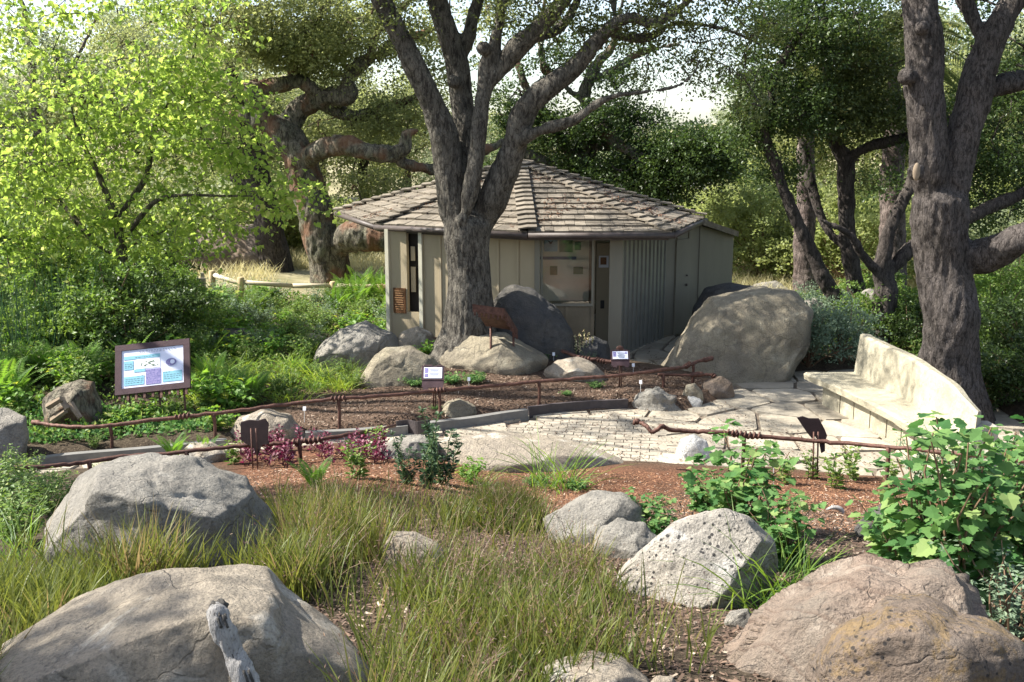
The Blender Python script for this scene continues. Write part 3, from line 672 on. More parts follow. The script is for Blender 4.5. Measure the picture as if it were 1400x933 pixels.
def wp(px_):   # point on the B-C wall line under column px
    k = (px_ - 700) / F; # x = k*(y*cos+ (4-1.5)*sin)
    best = min(np.linspace(0, LL, 400), key=lambda t: abs(proj([[*(b1 + tdir * t), 1.6]])[0][0] - px_)); return b1 + tdir * best
wall(wp(532), wp(556), 'wall', 'wall_paint')
wall(wp(577), C1, 'wall', 'wall_paint', batt=.385, bat_mat='wall_paint', bw=.045)
wall((wp(532)[0] - .35, 24.3), wp(532), 'wall', 'wall_paint')
pa_, pb_ = wp(556), wp(577); wall(pa_, pb_, 'wall', 'wall_paint', 0, .72); 
ds = MB(); ou = np.array([tdir[1], -tdir[0]]); mid = (pa_ + pb_) / 2 - ou * .25; an = math.atan2(tdir[1], tdir[0])
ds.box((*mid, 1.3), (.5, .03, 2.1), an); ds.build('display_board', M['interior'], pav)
pp = MB(); q = pa_ - ou * .14 + tdir * .07; pp.box((*q, 1.35), (.10, .015, .5), an); pp.box((*q, 1.86), (.09, .014, .28), an); pp.build('notice', M['wall_paint'], pav)  # pale paper given the wall colour to stand in for shade in the slot
for px_ in (530, 577):
    mb = MB(); q = wp(px_) + ou * .03; mb.box((*q, ZW / 2), (.075, .09, ZW), an); mb.build('post', M['trim'], pav)
# bronze plaque
pq = MB(); q = (wp(537) + wp(555)) / 2 + ou * .02; pq.box((*q, 0), (.27, .03, .5), an)
zc = at(546, 411, 20)[2]; pl_o = mk('plaque', np.concatenate(pq.V) + [0, 0, zc], pq.F, M['bronze'], pav)
tx = MB()
for k in range(9): tx.box((*(q + ou * .018), zc + .19 - k * .045), (.2 - (k % 3) * .02, .006, .012), an)
tx.build('inscription', M['gold_text'], pl_o).location = Vector((0, 0, 0))
# centre recess with display window
W0, W1 = C1, tuple(at(812, 400, 18.95)[:2])
rec = .75
mb = MB(); mb.box((C1[0] - .02, C1[1] + .02, ZW / 2), (.1, .1, ZW)); mb.build('post', M['wall_grey'], pav)
wall((W0[0] + .05, W0[1] + .12), (W1[0], W0[1] + .12), 'wall', 'panel_brown', 0, .98, th=.08, batt=.55, bat_mat='panel_brown')
bw_ = MB(); bw_.box(((W0[0] + W1[0]) / 2 + .1, W0[1] + .95, 1.7), (W1[0] - W0[0] + .6, .03, 1.5)); bwo = bw_.build('display_board', M['paper_white'], pav)
bwo.data.materials[0] = simple('board_cream', (.62, .58, .42), .7, .06, 3, bstr=0)
def poster(px0, py0, px1, py1, mat, yy, nm='poster', dz=.02):
    p0, p1 = at(px0, py0, yy), at(px1, py1, yy); mb_ = MB(); mb_.box(((p0[0] + p1[0]) / 2, yy, (p0[2] + p1[2]) / 2), (abs(p1[0] - p0[0]), dz, abs(p1[2] - p0[2]))); return mb_.build(nm, M[mat], pav)
yb = W0[1] + .92
poster(744, 327, 762, 344, 'ink_sky', yb); poster(765, 327, 783, 345, 'ink_green', yb); poster(786, 331, 794, 342, 'ink_green', yb)
poster(733, 351, 788, 355, 'ink_text', yb); poster(752, 364, 762, 376, 'ink_green', yb); poster(784, 365, 797, 375, 'ink_green', yb)
p0 = at(753, 332, yb); mb = MB(); mb.add([p0 + [-.06, -.02, .05], p0 + [0, -.02, .01], p0 + [.06, -.02, .06], p0 + [.01, -.02, -.03], p0 + [-.02, -.02, -.02]], [(0, 1, 4), (1, 2, 3), (1, 3, 4)]); mb.build('bird_picture', M['ink_bird'], pav)
gl = MB(); gl.box(((W0[0] + W1[0]) / 2 + .02, W0[1] + .11, 1.68), (W1[0] - W0[0] - .08, .01, 1.34)); 
wf = MB(); wx0, wx1, wy = W0[0] + .05, W1[0], W0[1] + .11
for zz in (1.0, 2.32): wf.box(((wx0 + wx1) / 2, wy, zz), (wx1 - wx0, .06, .045))
for xx in (wx0 + .02, wx1 - .02): wf.box((xx, wy, 1.66), (.04, .058, 1.27))
wfo = wf.build('window', M['wall_grey'], pav); g_ = gl.build('pane', M['glass'], wfo); g_.location = (0, 0, 0)
# alcove with white board, right of the window
wall((W1[0] + .02, W0[1] + .1), (W1[0] + .02, W0[1] + 1.6), 'wall', 'panel_brown', th=.05)
al = MB(); al.box((W1[0] + .28, W0[1] + .75, 1.05), (.36, .03, 2.1)); alo = al.build('notice_board', M['wall_paint'], pav)
poster(819, 350, 832, 366, 'paper_white', W0[1] + .72, 'notice'); poster(821, 352, 829, 362, 'bronze', W0[1] + .705, 'poster')
poster(821, 411, 826, 422, 'ink_bird', W0[1] + .72, 'socket')
P0 = at(833, 400, 18.9); P1 = atz(848, 492, 0); 
wall((P0[0] + .0, 18.95), (P1[0] + .02, 18.93), 'wall', 'wall_grey', th=.25)
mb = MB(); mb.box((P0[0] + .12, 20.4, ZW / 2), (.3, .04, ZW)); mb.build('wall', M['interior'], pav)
# corrugated wall going back
q0 = np.array([P1[0] - .03, 18.95]); q1 = np.array(atz(905, 462, 0)[:2]); ex = (q1 - q0) / np.linalg.norm(q1 - q0); L = np.linalg.norm(q1 - q0); ou2 = np.array([ex[1], -ex[0]])
cm = []; n_ = 150
for k in range(n_ + 1):
    t = L * k / n_; w_ = .04 * (1 if (t % .21) < .12 else -1); q = q0 + ex * t + ou2 * w_
    cm += [(*q, -.02), (*q, ZW)]
mk('corrugated_wall', cm, [(2 * k, 2 * k + 2, 2 * k + 3, 2 * k + 1) for k in range(n_)], M['corrugated'], pav)
q2 = np.array(at(955, 400, 21.9)[:2]); wall(q1, q2, 'wall', 'wall_grey', batt=.4, bat_mat='wall_grey')
dm = MB(); exd = (q2 - q1) / np.linalg.norm(q2 - q1); oud = np.array([exd[1], -exd[0]]); q = q1 + exd * .62 + oud * .025; dm.box((*q, 1.02), (.5, .04, 2.0), math.atan2(exd[1], exd[0])); do = dm.build('door', M['wall_grey'], pav)
hd = MB(); q = q1 + exd * .72 + oud * .07; hd.box((*q, 1.05), (.03, .05, .05), 0); hd.box((*q, 1.25), (.03, .05, .03), 0); hd.build('handle', M['gutter'], do).location = (0, 0, 0)
# lean-to wing with sloping top
q3 = np.array(at(1000, 400, 22.9)[:2]); wv = MB(); z2, z3 = at(955, 309, 21.9)[2], at(1000, 322, 22.9)[2]; exw = (q3 - q2) / np.linalg.norm(q3 - q2); ouw = np.array([exw[1], -exw[0]])
bk3 = q3 + np.array([-.6, 2.6]); bk2 = q2 + np.array([-.6, 2.9])
wv.prism([tuple(q2), tuple(q3), tuple(bk3), tuple(bk2)], -.1, np.array([z2, z3, z3, z2]))
wo = wv.build('wall', M['wall_grey'], pav); bb = MB()
for k in range(4):
    t = k / 3 * .985 + .006; q = q2 + (q3 - q2) * t + ouw * .012; zz = z2 + (z3 - z2) * t; bb.box((*q, zz / 2 - .05), (.05, .03, zz - .06), math.atan2(exw[1], exw[0]))
bb.build('batten', M['wall_grey'], wo)
rw = MB(); e2, e3 = np.array(E_) + [-.1, 0], np.array(at(1010, 318, 22.7)[:2]); zE = at(962, 297, 22.0)[2]; zz3 = at(1010, 318, 22.7)[2]
e2 = np.array(at(960, 300, 21.5)[:2])
rw.prism([tuple(e2), tuple(e3), (e3[0] - .3, e3[1] + 3.2), (e2[0] - .6, e2[1] + 3.4)], np.array([zE - .12, zz3 - .1, zz3 - .1, zE - .12]), np.array([zE, zz3 + .02, zz3 + .02, zE]))
rw.build('side_roof', M['shingle'], pav)
# floor slab inside the pavilion
fs = MB(); fs.prism([(C1[0], C1[1] + .05), (W1[0] + .6, C1[1] + .05), tuple(q1), tuple(q2), (2, 25), (-2.4, 24.2), (B1[0], B1[1])], -.03, .03); fs.build('floor', M['flagstone'], pav)
# ------------------------------------------------------------------ far white house
hy = 62; hp = at(938, 262, hy); hs_ = thing('white_house', (hp[0], hy, terr(hp[0], hy)[0]), 'distant white house with a grey roof glimpsed beyond the dark oak foliage', 'house')
mb = MB(); mb.box((hp[0] - 1, hy + 3, hp[2] - 1.2), (4.6, 6, 4.6)); mb.build('wall', M['white_wall'], hs_)
mb = MB(); z_ = hp[2] + 1.1; mb.add([(hp[0] - 3.6, hy - .4, z_), (hp[0] + 1.6, hy - .4, z_), (hp[0] + 1.6, hy + 6.4, z_), (hp[0] - 3.6, hy + 6.4, z_), (hp[0] - 1, hy - .4, z_ + .9), (hp[0] - 1, hy + 6.4, z_ + .9)], [(0, 1, 4), (3, 5, 2), (0, 4, 5, 3), (1, 2, 5, 4), (0, 3, 2, 1)]); mb.build('roof', M['grey_roof'], hs_)
mb = MB(); mb.box((hp[0] - .2, hy - .03, hp[2] - .3), (.9, .06, 1.1)); mb.build('window', M['interior'], hs_)
# ------------------------------------------------------------------ stone bench
ZS = .45
Fp = [np.array(atz(a, b_, ZS)[:2]) for a, b_ in ((1100, 509), (1148, 530), (1212, 562), (1262, 592), (1310, 622))]
Jp = [np.array(atz(a, b_, ZS)[:2]) for a, b_ in ((1166, 509), (1206, 530), (1252, 556), (1292, 584), (1330, 606))]
Tz = [at(1180, 455, Jp[0][1] + .05)[2], at(1225, 476, Jp[1][1])[2], at(1278, 500, Jp[2][1])[2], at(1325, 530, Jp[3][1])[2], at(1352, 566, Jp[4][1])[2]]
bench = thing('stone_bench', (*Jp[2], 0), 'long curved pale stone bench with a tapering back in sunlight', 'bench')
Fc, Jc, Tc = catmull(np.array(Fp), 6), catmull(np.array(Jp), 6), catmull(np.array(Tz)[:, None], 6)[:, 0]
def sweep(rows):   # rows: list over stations of closed cross-sections
    n_ = len(rows[0]); V = np.concatenate(rows); Fs = []
    for k in range(len(rows) - 1):
        for j in range(n_): Fs.append((k * n_ + j, k * n_ + (j + 1) % n_, (k + 1) * n_ + (j + 1) % n_, (k + 1) * n_ + j))
    Fs += [list(range(n_))[::-1], [(len(rows) - 1) * n_ + j for j in range(n_)]]; return V, Fs
rows = []; rowb = []; rowc = []
for k in range(len(Fc)):
    a, b_ = Fc[k], Jc[k]; dr_ = b_ - a; dr_ = dr_ / np.linalg.norm(dr_)
    rows.append(np.array([(*(a), ZS - .11), (*(a - dr_ * .01), ZS - .02), (*(a + dr_ * .03), ZS), (*(b_ + dr_ * .1), ZS), (*(b_ + dr_ * .1), ZS - .11)]))
    t_ = Tc[k]; th_ = .3
    rowb.append(np.array([(*(b_ + dr_ * .0), -.1), (*(b_ + dr_ * .02), ZS), (*(b_ + dr_ * .08), t_ - .03), (*(b_ + dr_ * .12), t_), (*(b_ + dr_ * (th_ - .05)), t_ - .02), (*(b_ + dr_ * th_), t_ - .08), (*(b_ + dr_ * (th_ + .05)), -.1)]))
V, Fs = sweep(rows); V = V + rng.normal(0, .006, V.shape); mk('seat', V, Fs, M['bench_stone'], bench)
V, Fs = sweep(rowb); V = V + .02 * np.c_[vn(V * 3, 1), vn(V * 3, 2), vn(V * 2.2, 3)]
bo = mk('backrest', V, Fs, M['bench_stone'], bench)
# end pier of the backrest: rough rubble
e_ = Jp[4]; dr_ = (Jp[4] - Fp[4]) / np.linalg.norm(Jp[4] - Fp[4]); al_ = (Jp[4] - Jp[3]) / np.linalg.norm(Jp[4] - Jp[3])
for k, (s_, hh) in enumerate(((.24, .62), (.5, .42))):
    mb = MB(); q = e_ + al_ * (.02 + .3 * k) + dr_ * (.26 + .12 * k); mb.box((*q, hh / 2), (.34, .3, hh), math.atan2(al_[1], al_[0]), jit=.03); mb.build('end_block', M['bench_cap'], bench)
bs_ = MB(); k = 2
while k < len(Fc) - 1:
    st = 3 if k % 2 == 0 else 2; j = min(k + st, len(Fc) - 1)
    a, b_ = Fc[k], Fc[j]; e1 = (b_ - a) / np.linalg.norm(b_ - a); i1 = np.array([-e1[1], e1[0]]); i1 = i1 if i1 @ (Jc[k] - a) > 0 else -i1
    a2, b2 = a + i1 * .13 + e1 * .012, b_ + i1 * .13 - e1 * .012
    bs_.prism([tuple(a2), tuple(b2), tuple(b2 + i1 * .25), tuple(a2 + i1 * .25)], -.05, ZS - .115); k = j
bs_.build('base', M['bench_stone'], bench)
# ------------------------------------------------------------------ leaf instancing
OVAL = (np.array([(0, 0, 0), (.5, .42, .10), (0, 1, -.04), (-.5, .42, .10), (0, .45, -.02)]) * [.62, 1, 1], np.array([(0, 1, 4), (1, 2, 4), (2, 3, 4), (3, 0, 4)]))
OV2 = (np.array([(0, 0, 0), (.32, .45, .08), (0, 1, 0), (-.32, .45, .08)]), np.array([(0, 1, 2), (0, 2, 3)]))
def lobed(pts):
    V = [(0, .32, -.03)] + [(x_, y_, .20 * abs(x_) ** 1.3 - .30 * max(0, y_ - .4) ** 1.2) for x_, y_ in pts]; n_ = len(pts)
    return np.array(V), np.array([(0, 1 + k, 1 + (k + 1) % n_) for k in range(n_)])
MAPLE = lobed([(0, 0), (.22, -.03), (.34, .16), (.52, .36), (.36, .42), (.30, .62), (.16, .62), (0, 1.0), (-.16, .62), (-.30, .62), (-.36, .42), (-.52, .36), (-.34, .16), (-.22, -.03)])
GRAPE = lobed([(0, .08), (.12, -.08), (.34, -.04), (.40, .10), (.56, .20), (.60, .38), (.46, .46), (.50, .66), (.30, .70), (.20, .84), (0, 1), (-.20, .84), (-.30, .70), (-.50, .66), (-.46, .46), (-.60, .38), (-.56, .20), (-.40, .10), (-.34, -.04), (-.12, -.08)])
def place(T, pos, d, nrm, size, rnd=None):
    TV, TF = T; n_ = len(pos)
    d = d / (np.linalg.norm(d, axis=1)[:, None] + 1e-9); xx = np.cross(d, nrm); xx /= np.linalg.norm(xx, axis=1)[:, None] + 1e-9; zz = np.cross(xx, d)
    size = np.broadcast_to(np.asarray(size, float), (n_,))
    V = pos[:, None] + size[:, None, None] * (TV[None, :, :1] * xx[:, None] + TV[None, :, 1:2] * d[:, None] + TV[None, :, 2:] * zz[:, None])
    Fq = TF[None] + (np.arange(n_) * len(TV))[:, None, None]
    r = rng.random(n_) if rnd is None else rnd
    return V.reshape(-1, 3), Fq.reshape(-1, TF.shape[1]), np.repeat(r, len(TV))
def rdir(n_, up=0.0):
    d = rng.normal(size=(n_, 3)); d[:, 2] += up; return d / np.linalg.norm(d, axis=1)[:, None]
def join(parts):
    V = []; Fs = []; r = []; n_ = 0
    for a, b_, c_ in parts: V.append(a); Fs.append(b_ + n_); r.append(c_); n_ += len(a)
    return np.concatenate(V), np.concatenate(Fs), np.concatenate(r)
def foliage(centers, radii, per, size, T=OV2, flat=.6, up=.6, droop=0.0):
    """leaf clumps: centers (n,3), clump radius (n,), leaves per clump"""
    n_ = len(centers); pos = np.repeat(centers, per, 0); rr = np.repeat(radii, per)
    # leaves sit along a handful of sprigs in each clump
    k = 7; sp = rdir(n_ * k).reshape(n_, k, 3); sp[:, :, 2] = sp[:, :, 2] * flat - droop
    pick = rng.integers(0, k, (n_, per)); sd_ = np.take_along_axis(sp, pick[:, :, None], 1).reshape(-1, 3)
    t = rng.random(n_ * per) ** .6
    off = sd_ * (t * rr)[:, None] * 1.25 + rng.normal(size=(n_ * per, 3)) * (rr * .2)[:, None] * [1, 1, flat]
    d = sd_ + rng.normal(size=(n_ * per, 3)) * .8; d[:, 2] -= droop
    nr = rdir(n_ * per, up * 2)
    sz = size * rng.uniform(.65, 1.25, n_ * per)
    base = np.repeat(rng.random(n_), per) * .5 + rng.random(n_ * per) * .5
    return place(T, pos + off, d, nr, sz, base)
def ellip(c, r, n_, shell=.0):
    d = rdir(n_); t = rng.random(n_) ** (1 / 3.) if shell == 0 else (shell + (1 - shell) * rng.random(n_))
    return np.asarray(c) + d * t[:, None] * np.asarray(r)
def limb(pts, k=6):
    P = np.array([at(a, b_, y_) for a, b_, y_, w_ in pts]); r = np.array([w_ / 2 / F * (at(a, b_, y_) - CAM) @ FW for a, b_, y_, w_ in pts])
    Q = catmull(np.c_[P, r], k); return Q[:, :3], np.maximum(Q[:, 3], .004)
def solid_tree(name, limbs, voxel, mat, parent, amp=.012, seed=0, bumps=(), part='trunk', fine=(11, 11, 2.2), k=1.0):
    mb = MB()
    for L_ in limbs:
        P, r = limb(L_); r = r * k
        if L_ is not limbs[0]: r[:7] *= np.linspace(.35, 1, min(7, len(r)))[:len(r[:7])]
        else: r[-5:] *= np.linspace(1, .3, 5)
        P = P + .25 * r[:, None] * np.c_[vn(P * 1.3, seed), vn(P * 1.3, seed + 1), 0 * r]
        V, Fs = tube(P, r, 14, True); mb.add(V, Fs)
    for c_, rr in bumps:
        mb.add(ICO_V[:0], []) if 0 else None
        b2 = bmesh.new(); bmesh.ops.create_icosphere(b2, subdivisions=3, radius=1); mb.add(np.array([v.co[:] for v in b2.verts]) * rr + c_, [[v.index for v in f.verts] for f in b2.faces]); b2.free()
    tmp = mk('tmp', np.concatenate(mb.V), mb.F)
    md = tmp.modifiers.new('r', 'REMESH'); md.mode = 'VOXEL'; md.voxel_size = voxel
    ms = tmp.modifiers.new('s', 'SMOOTH'); ms.iterations = 7; ms.factor = .5
    dg = bpy.context.evaluated_depsgraph_get(); me = bpy.data.meshes.new_from_object(tmp.evaluated_get(dg)); bpy.data.objects.remove(tmp)
    n_ = len(me.vertices); co = np.zeros(n_ * 3, np.float32); me.vertices.foreach_get('co', co); co = co.reshape(-1, 3).astype(float)
    no = np.zeros(n_ * 3, np.float32); me.vertices.foreach_get('normal', no); no = no.reshape(-1, 3).astype(float)
    rid = 1 - 2 * np.abs(fbm(co * fine, 3, seed + 3, .6)); d = amp * rid + amp * 1.6 * fbm(co * 2.5, 3, seed + 8)
    co = co + no * d[:, None]; org = np.array(parent.location) if parent else np.zeros(3)
    me.vertices.foreach_set('co', (co - org).astype(np.float32).ravel()); me.polygons.foreach_set('use_smooth', np.ones(len(me.polygons), bool)); me.update()
    me.name = part; me.materials.clear(); me.materials.append(M[mat]); o = bpy.data.objects.new(part, me); col.objects.link(o)
    if parent: o.parent = parent
    return o
def clumps(spec):
    """spec rows: px, py, Y, rx px, ry px, depth m, number of clumps"""
    out = []
    for a, b_, y_, rx, ry, rd, n_ in spec:
        c_ = at(a, b_, y_); k = (c_ - CAM) @ FW / F; out.append(ellip(c_, (rx * k, rd, ry * k), int(n_)))
    return np.concatenate(out)
def twigs(cents, limbs, rad, parent, mat, part='branches', share=1.0, sag=.15):
    LP = np.concatenate([limb(L_)[0] for L_ in limbs]); LR = np.concatenate([limb(L_)[1] for L_ in limbs]); ok = LR < 99
    LP = LP[ok]; mb = MB(); nodes = LP.copy()
    order = np.argsort([np.min(((LP - c_) ** 2).sum(1)) for c_ in cents])
    for i_ in order:
        if random.random() > share: continue
        c_ = cents[i_]; d2 = ((nodes - c_) ** 2).sum(1); p = nodes[np.argmin(d2)]; L = math.sqrt(d2.min())
        if L < .15: continue
        m1 = p * .66 + c_ * .34 + rng.normal(size=3) * L * .10 + [0, 0, L * sag]; m2 = p * .33 + c_ * .67 + rng.normal(size=3) * L * .10 + [0, 0, L * sag * .6]
        r0 = rad * min(1.6, .45 + L * .35)
        mb.tube([p, m1, m2, c_], [r0, r0 * .8, r0 * .55, r0 * .25], 5, cap=False, res=3)
        nodes = np.concatenate([nodes, [m1, m2, c_]])
    return mb.build(part, M[mat], parent, smooth=True)
# ------------------------------------------------------------------ the central oak
gp = onground(*at(640, 480, 17.4)[:2]); YT = 17.4
tree = thing('oak_tree', gp, 'many stemmed oak with smooth grey trunk standing before the pavilion', 'tree')
LC = [
 [(628, 520, YT, 118), (634, 470, YT, 96), (638, 420, YT, 80), (640, 370, YT, 70), (640, 320, YT, 76), (640, 285, YT, 84)],
 [(632, 340, YT, 60), (622, 290, YT, 54), (613, 235, YT, 50), (604, 180, YT - .1, 46), (584, 130, YT - .2, 40), (556, 70, YT - .3, 35), (530, 20, YT - .4, 32), (508, -20, YT - .5, 30), (480, -90, YT - .6, 26), (440, -170, YT - .8, 18), (400, -260, YT - 1, 8)],
 [(640, 330, YT, 50), (640, 260, YT + .25, 42), (636, 190, YT + .35, 37), (628, 120, YT + .4, 38), (616, 60, YT + .4, 36), (598, 0, YT + .4, 32), (586, -60, YT + .5, 26), (570, -150, YT + .5, 18), (560, -260, YT + .6, 8)],
 [(627, 90, YT + .4, 26), (640, 50, YT + .5, 24), (652, 10, YT + .6, 20), (668, -40, YT + .7, 16), (690, -140, YT + .8, 8)],
 [(634, 305, YT - .35, 22), (640, 270, YT - .42, 25), (650, 215, YT - .4, 26), (655, 165, YT - .35, 26), (662, 120, YT - .3, 28), (668, 85, YT - .3, 30), (680, 40, YT - .3, 18), (688, 0, YT - .3, 16), (694, -60, YT - .3, 12), (700, -160, YT - .3, 6)],
 [(668, 120, YT - .3, 34), (700, 70, YT - .4, 34), (735, 40, YT - .5, 28), (768, 5, YT - .6, 22), (800, -40, YT - .7, 17), (860, -120, YT - .9, 9)],
 [(728, 55, YT - .45, 22), (760, 42, YT, 18), (780, 18, YT + .2, 16), (792, -20, YT + .3, 14), (800, -100, YT + .4, 7)],
 [(655, 330, YT, 50), (672, 275, YT - .1, 50), (690, 230, YT - .2, 45), (704, 190, YT - .3, 42), (722, 148, YT - .4, 40), (752, 118, YT - .5, 36), (786, 92, YT - .6, 32), (812, 62, YT - .7, 29), (836, 38, YT - .8, 25), (862, 24, YT - .9, 20), (890, 32, YT - 1, 15), (920, 18, YT - 1.1, 12), (950, -10, YT - 1.2, 9), (990, -60, YT - 1.3, 6)],
 [(688, 215, YT - .2, 26), (715, 190, YT - .5, 22), (745, 177, YT - .7, 19), (785, 165, YT - .9, 17), (812, 145, YT - 1, 13), (842, 131, YT - 1.1, 10), (880, 126, YT - 1.2, 8), (925, 118, YT - 1.3, 5), (950, 100, YT - 1.4, 3)],
 [(826, 48, YT - .8, 15), (860, 52, YT - .6, 15), (890, 50, YT - .4, 14), (925, 32, YT - .2, 9), (990, 40, YT, 6), (1040, 62, YT + .1, 4)],
 [(845, 34, YT - .8, 14), (838, 0, YT - .7, 12), (830, -50, YT - .6, 8)]]
def ab(a, b_, y_): return at(a, b_, y_)
kn = [(ab(620, 112, YT + .1), .17), (ab(661, 66, YT - .5), .17), (ab(632, 300, YT - .4), .13)]
solid_tree('oak', LC, .030, 'bark_oak', tree, amp=.012, seed=5, k=.84, bumps=[(c_, r_ * .7) for c_, r_ in kn])
cts = clumps([(720, 15, 17, 60, 25, 1, 10), (840, 25, 17.2, 90, 30, 1, 16), (560, 30, 17.4, 60, 30, .8, 7), (930, 95, 17, 70, 25, .8, 8), (520, -60, 17, 160, 60, 2.0, 45), (640, -90, 17.5, 220, 70, 2.5, 75), (800, -70, 17, 150, 60, 2, 50), (960, -50, 16.5, 120, 50, 1.5, 35), (930, 20, 16.6, 90, 30, .8, 14), (890, 60, 17, 110, 35, .8, 9), (1010, 50, 17, 60, 40, .8, 12), (740, 20, 18, 60, 40, .8, 5), (1025, 120, 17.5, 25, 40, .6, 6), (450, -200, 17, 300, 80, 3, 60), (800, -220, 17, 300, 80, 3, 60)])
twigs(cts, LC[1:], .028, tree, 'bark_oak')
V, Fs, r = foliage(cts, rng.uniform(.3, .55, len(cts)), 130, .062)
mk('crown', V, Fs, M['leaf_oak'], tree, origin=gp, rnd=r)
# fine bare twigs hanging at the right end of the long limb
mb = MB()
for k in range(70):
    p = at(random.uniform(880, 1030), random.uniform(20, 110), 16.6 + random.uniform(-.5, .5)); q = p.copy(); pts = [p]
    for j in range(4): q = q + np.array([random.uniform(-.12, .16), random.uniform(-.1, .1), random.uniform(-.16, -.02)]); pts.append(q)
    mb.tube(pts, [.008, .006, .005, .004, .003], 4, cap=False)
mb.build('twigs', M['bark_dark'], tree)
# ------------------------------------------------------------------ right oak
YR = 14.6; gr = onground(*at(1300, 500, YR)[:2])
tree = thing('oak_tree', gr, 'massive dark oak with deep forked trunk rising behind the stone bench', 'tree')
LR_ = [
 [(1306, 610, YR, 140), (1303, 560, YR, 116), (1300, 500, YR, 98), (1300, 440, YR, 90), (1297, 380, YR, 88), (1294, 330, YR, 90), (1290, 285, YR, 92), (1284, 245, YR, 88)],
 [(1275, 300, YR, 62), (1270, 240, YR, 60), (1267, 170, YR, 62), (1262, 110, YR, 62), (1258, 50, YR, 60), (1254, -10, YR, 56), (1246, -90, YR, 48), (1230, -200, YR - .3, 30), (1200, -320, YR - .6, 12)],
 [(1300, 320, YR, 60), (1308, 250, YR, 54), (1318, 190, YR + .05, 56), (1330, 140, YR + .1, 58), (1340, 95, YR + .1, 54), (1356, 55, YR + .1, 48), (1378, 15, YR + .1, 42), (1400, -20, YR + .1, 38), (1440, -120, YR, 26), (1480, -240, YR, 12)],
 [(1345, 65, YR + .1, 30), (1330, 25, YR + .2, 26), (1312, -15, YR + .3, 24), (1290, -100, YR + .5, 16), (1280, -200, YR + .6, 8)],
 [(1345, 135, YR + .1, 34), (1375, 115, YR + .2, 34), (1410, 108, YR + .3, 32), (1480, 80, YR + .4, 24), (1560, 20, YR + .5, 12)],
 [(1310, 365, YR, 66), (1338, 352, YR - .1, 60), (1368, 340, YR - .3, 56), (1400, 326, YR - .5, 50), (1450, 312, YR - .7, 44), (1520, 280, YR - 1, 34), (1600, 200, YR - 1.2, 16)]]
kn = [(ab(1252, 235, YR - .42), .11), (ab(1260, 38, YR - .36), .09), (ab(1240, 105, YR - .2), .10)]
solid_tree('oak', LR_, .032, 'bark_right', tree, amp=.016, seed=15, k=.80, bumps=kn)
o = MB(); c_ = at(1253, 235, YR - .55); o.add(ICO_V[:42 if 0 else len(ICO_V)] * [.05, .035, .12] + c_, ICO_F.tolist()); o.build('cut_scar', M['cut_wood'], tree, smooth=True)
cts = clumps([(1240, -150, 14.5, 200, 90, 2.2, 70), (1430, -120, 14.5, 160, 100, 2.5, 60), (1560, 60, 14, 120, 120, 2, 40), (1380, 60, 16.5, 60, 60, .8, 12), (1345, -20, 15.5, 50, 40, .8, 9)])
twigs(cts, LR_[1:], .03, tree, 'bark_dark')
V, Fs, r = foliage(cts, rng.uniform(.3, .5, len(cts)), 130, .058)
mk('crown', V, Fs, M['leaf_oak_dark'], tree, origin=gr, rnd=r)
# ------------------------------------------------------------------ gnarled oak behind on the left
YG = 27.5; gg = onground(*at(452, 390, YG)[:2])
tree = thing('oak_tree', gg, 'old gnarled oak with thick twisting reddish limbs behind the garden fence', 'tree')
LG = [
 [(455, 420, YG, 66), (452, 385, YG, 56), (446, 350, YG, 54), (436, 310, YG, 48), (428, 270, YG, 46), (416, 235, YG, 44), (404, 208, YG, 44), (392, 190, YG, 42), (372, 172, YG, 34), (345, 160, YG, 22), (322, 155, YG, 14), (300, 150, YG, 6)],
 [(452, 350, YG, 40), (480, 325, YG - .4, 42), (510, 322, YG - .8, 42), (545, 330, YG - 1, 40), (580, 345, YG - 1, 34)],
 [(395, 200, YG, 30), (398, 165, YG + .3, 32), (425, 140, YG + .2, 26), (455, 132, YG, 26), (478, 130, YG, 24), (476, 105, YG, 18), (500, 85, YG + .2, 18), (540, 60, YG + .4, 15), (590, 40, YG + .6, 9)],
 [(380, 175, YG, 24), (350, 140, YG - .4, 22), (345, 122, YG - .4, 24), (380, 118, YG - .3, 22), (410, 112, YG - .2, 20), (430, 128, YG, 18), (460, 150, YG + .3, 20), (490, 160, YG + .5, 16), (540, 145, YG + 1, 14), (580, 130, YG + 1, 8)],
 [(418, 230, YG, 26), (430, 210, YG - .5, 28), (465, 198, YG - 1, 27), (495, 206, YG - 1.3, 25), (530, 212, YG - 1.4, 24), (552, 204, YG - 1.4, 17), (555, 185, YG - 1.4, 11), (570, 178, YG - 1.4, 6)],
 [(410, 120, YG, 18), (400, 95, YG, 16), (402, 60, YG, 13), (430, 30, YG, 12), (450, 0, YG, 10), (455, -50, YG, 7)],
 [(402, 60, YG, 10), (370, 18, YG, 10), (340, 15, YG, 8), (310, 40, YG, 5)],
 [(530, 212, YG - 1.4, 16), (555, 225, YG - 1.2, 18), (590, 232, YG - 1, 14), (640, 215, YG - .5, 12), (700, 190, YG, 8)],
 [(500, 85, YG, 13), (520, 40, YG, 12), (560, 0, YG, 10), (600, -60, YG, 7)]]
solid_tree('oak', LG, .055, 'bark_gnarled', tree, amp=.03, seed=25, fine=(5, 5, 2.5))
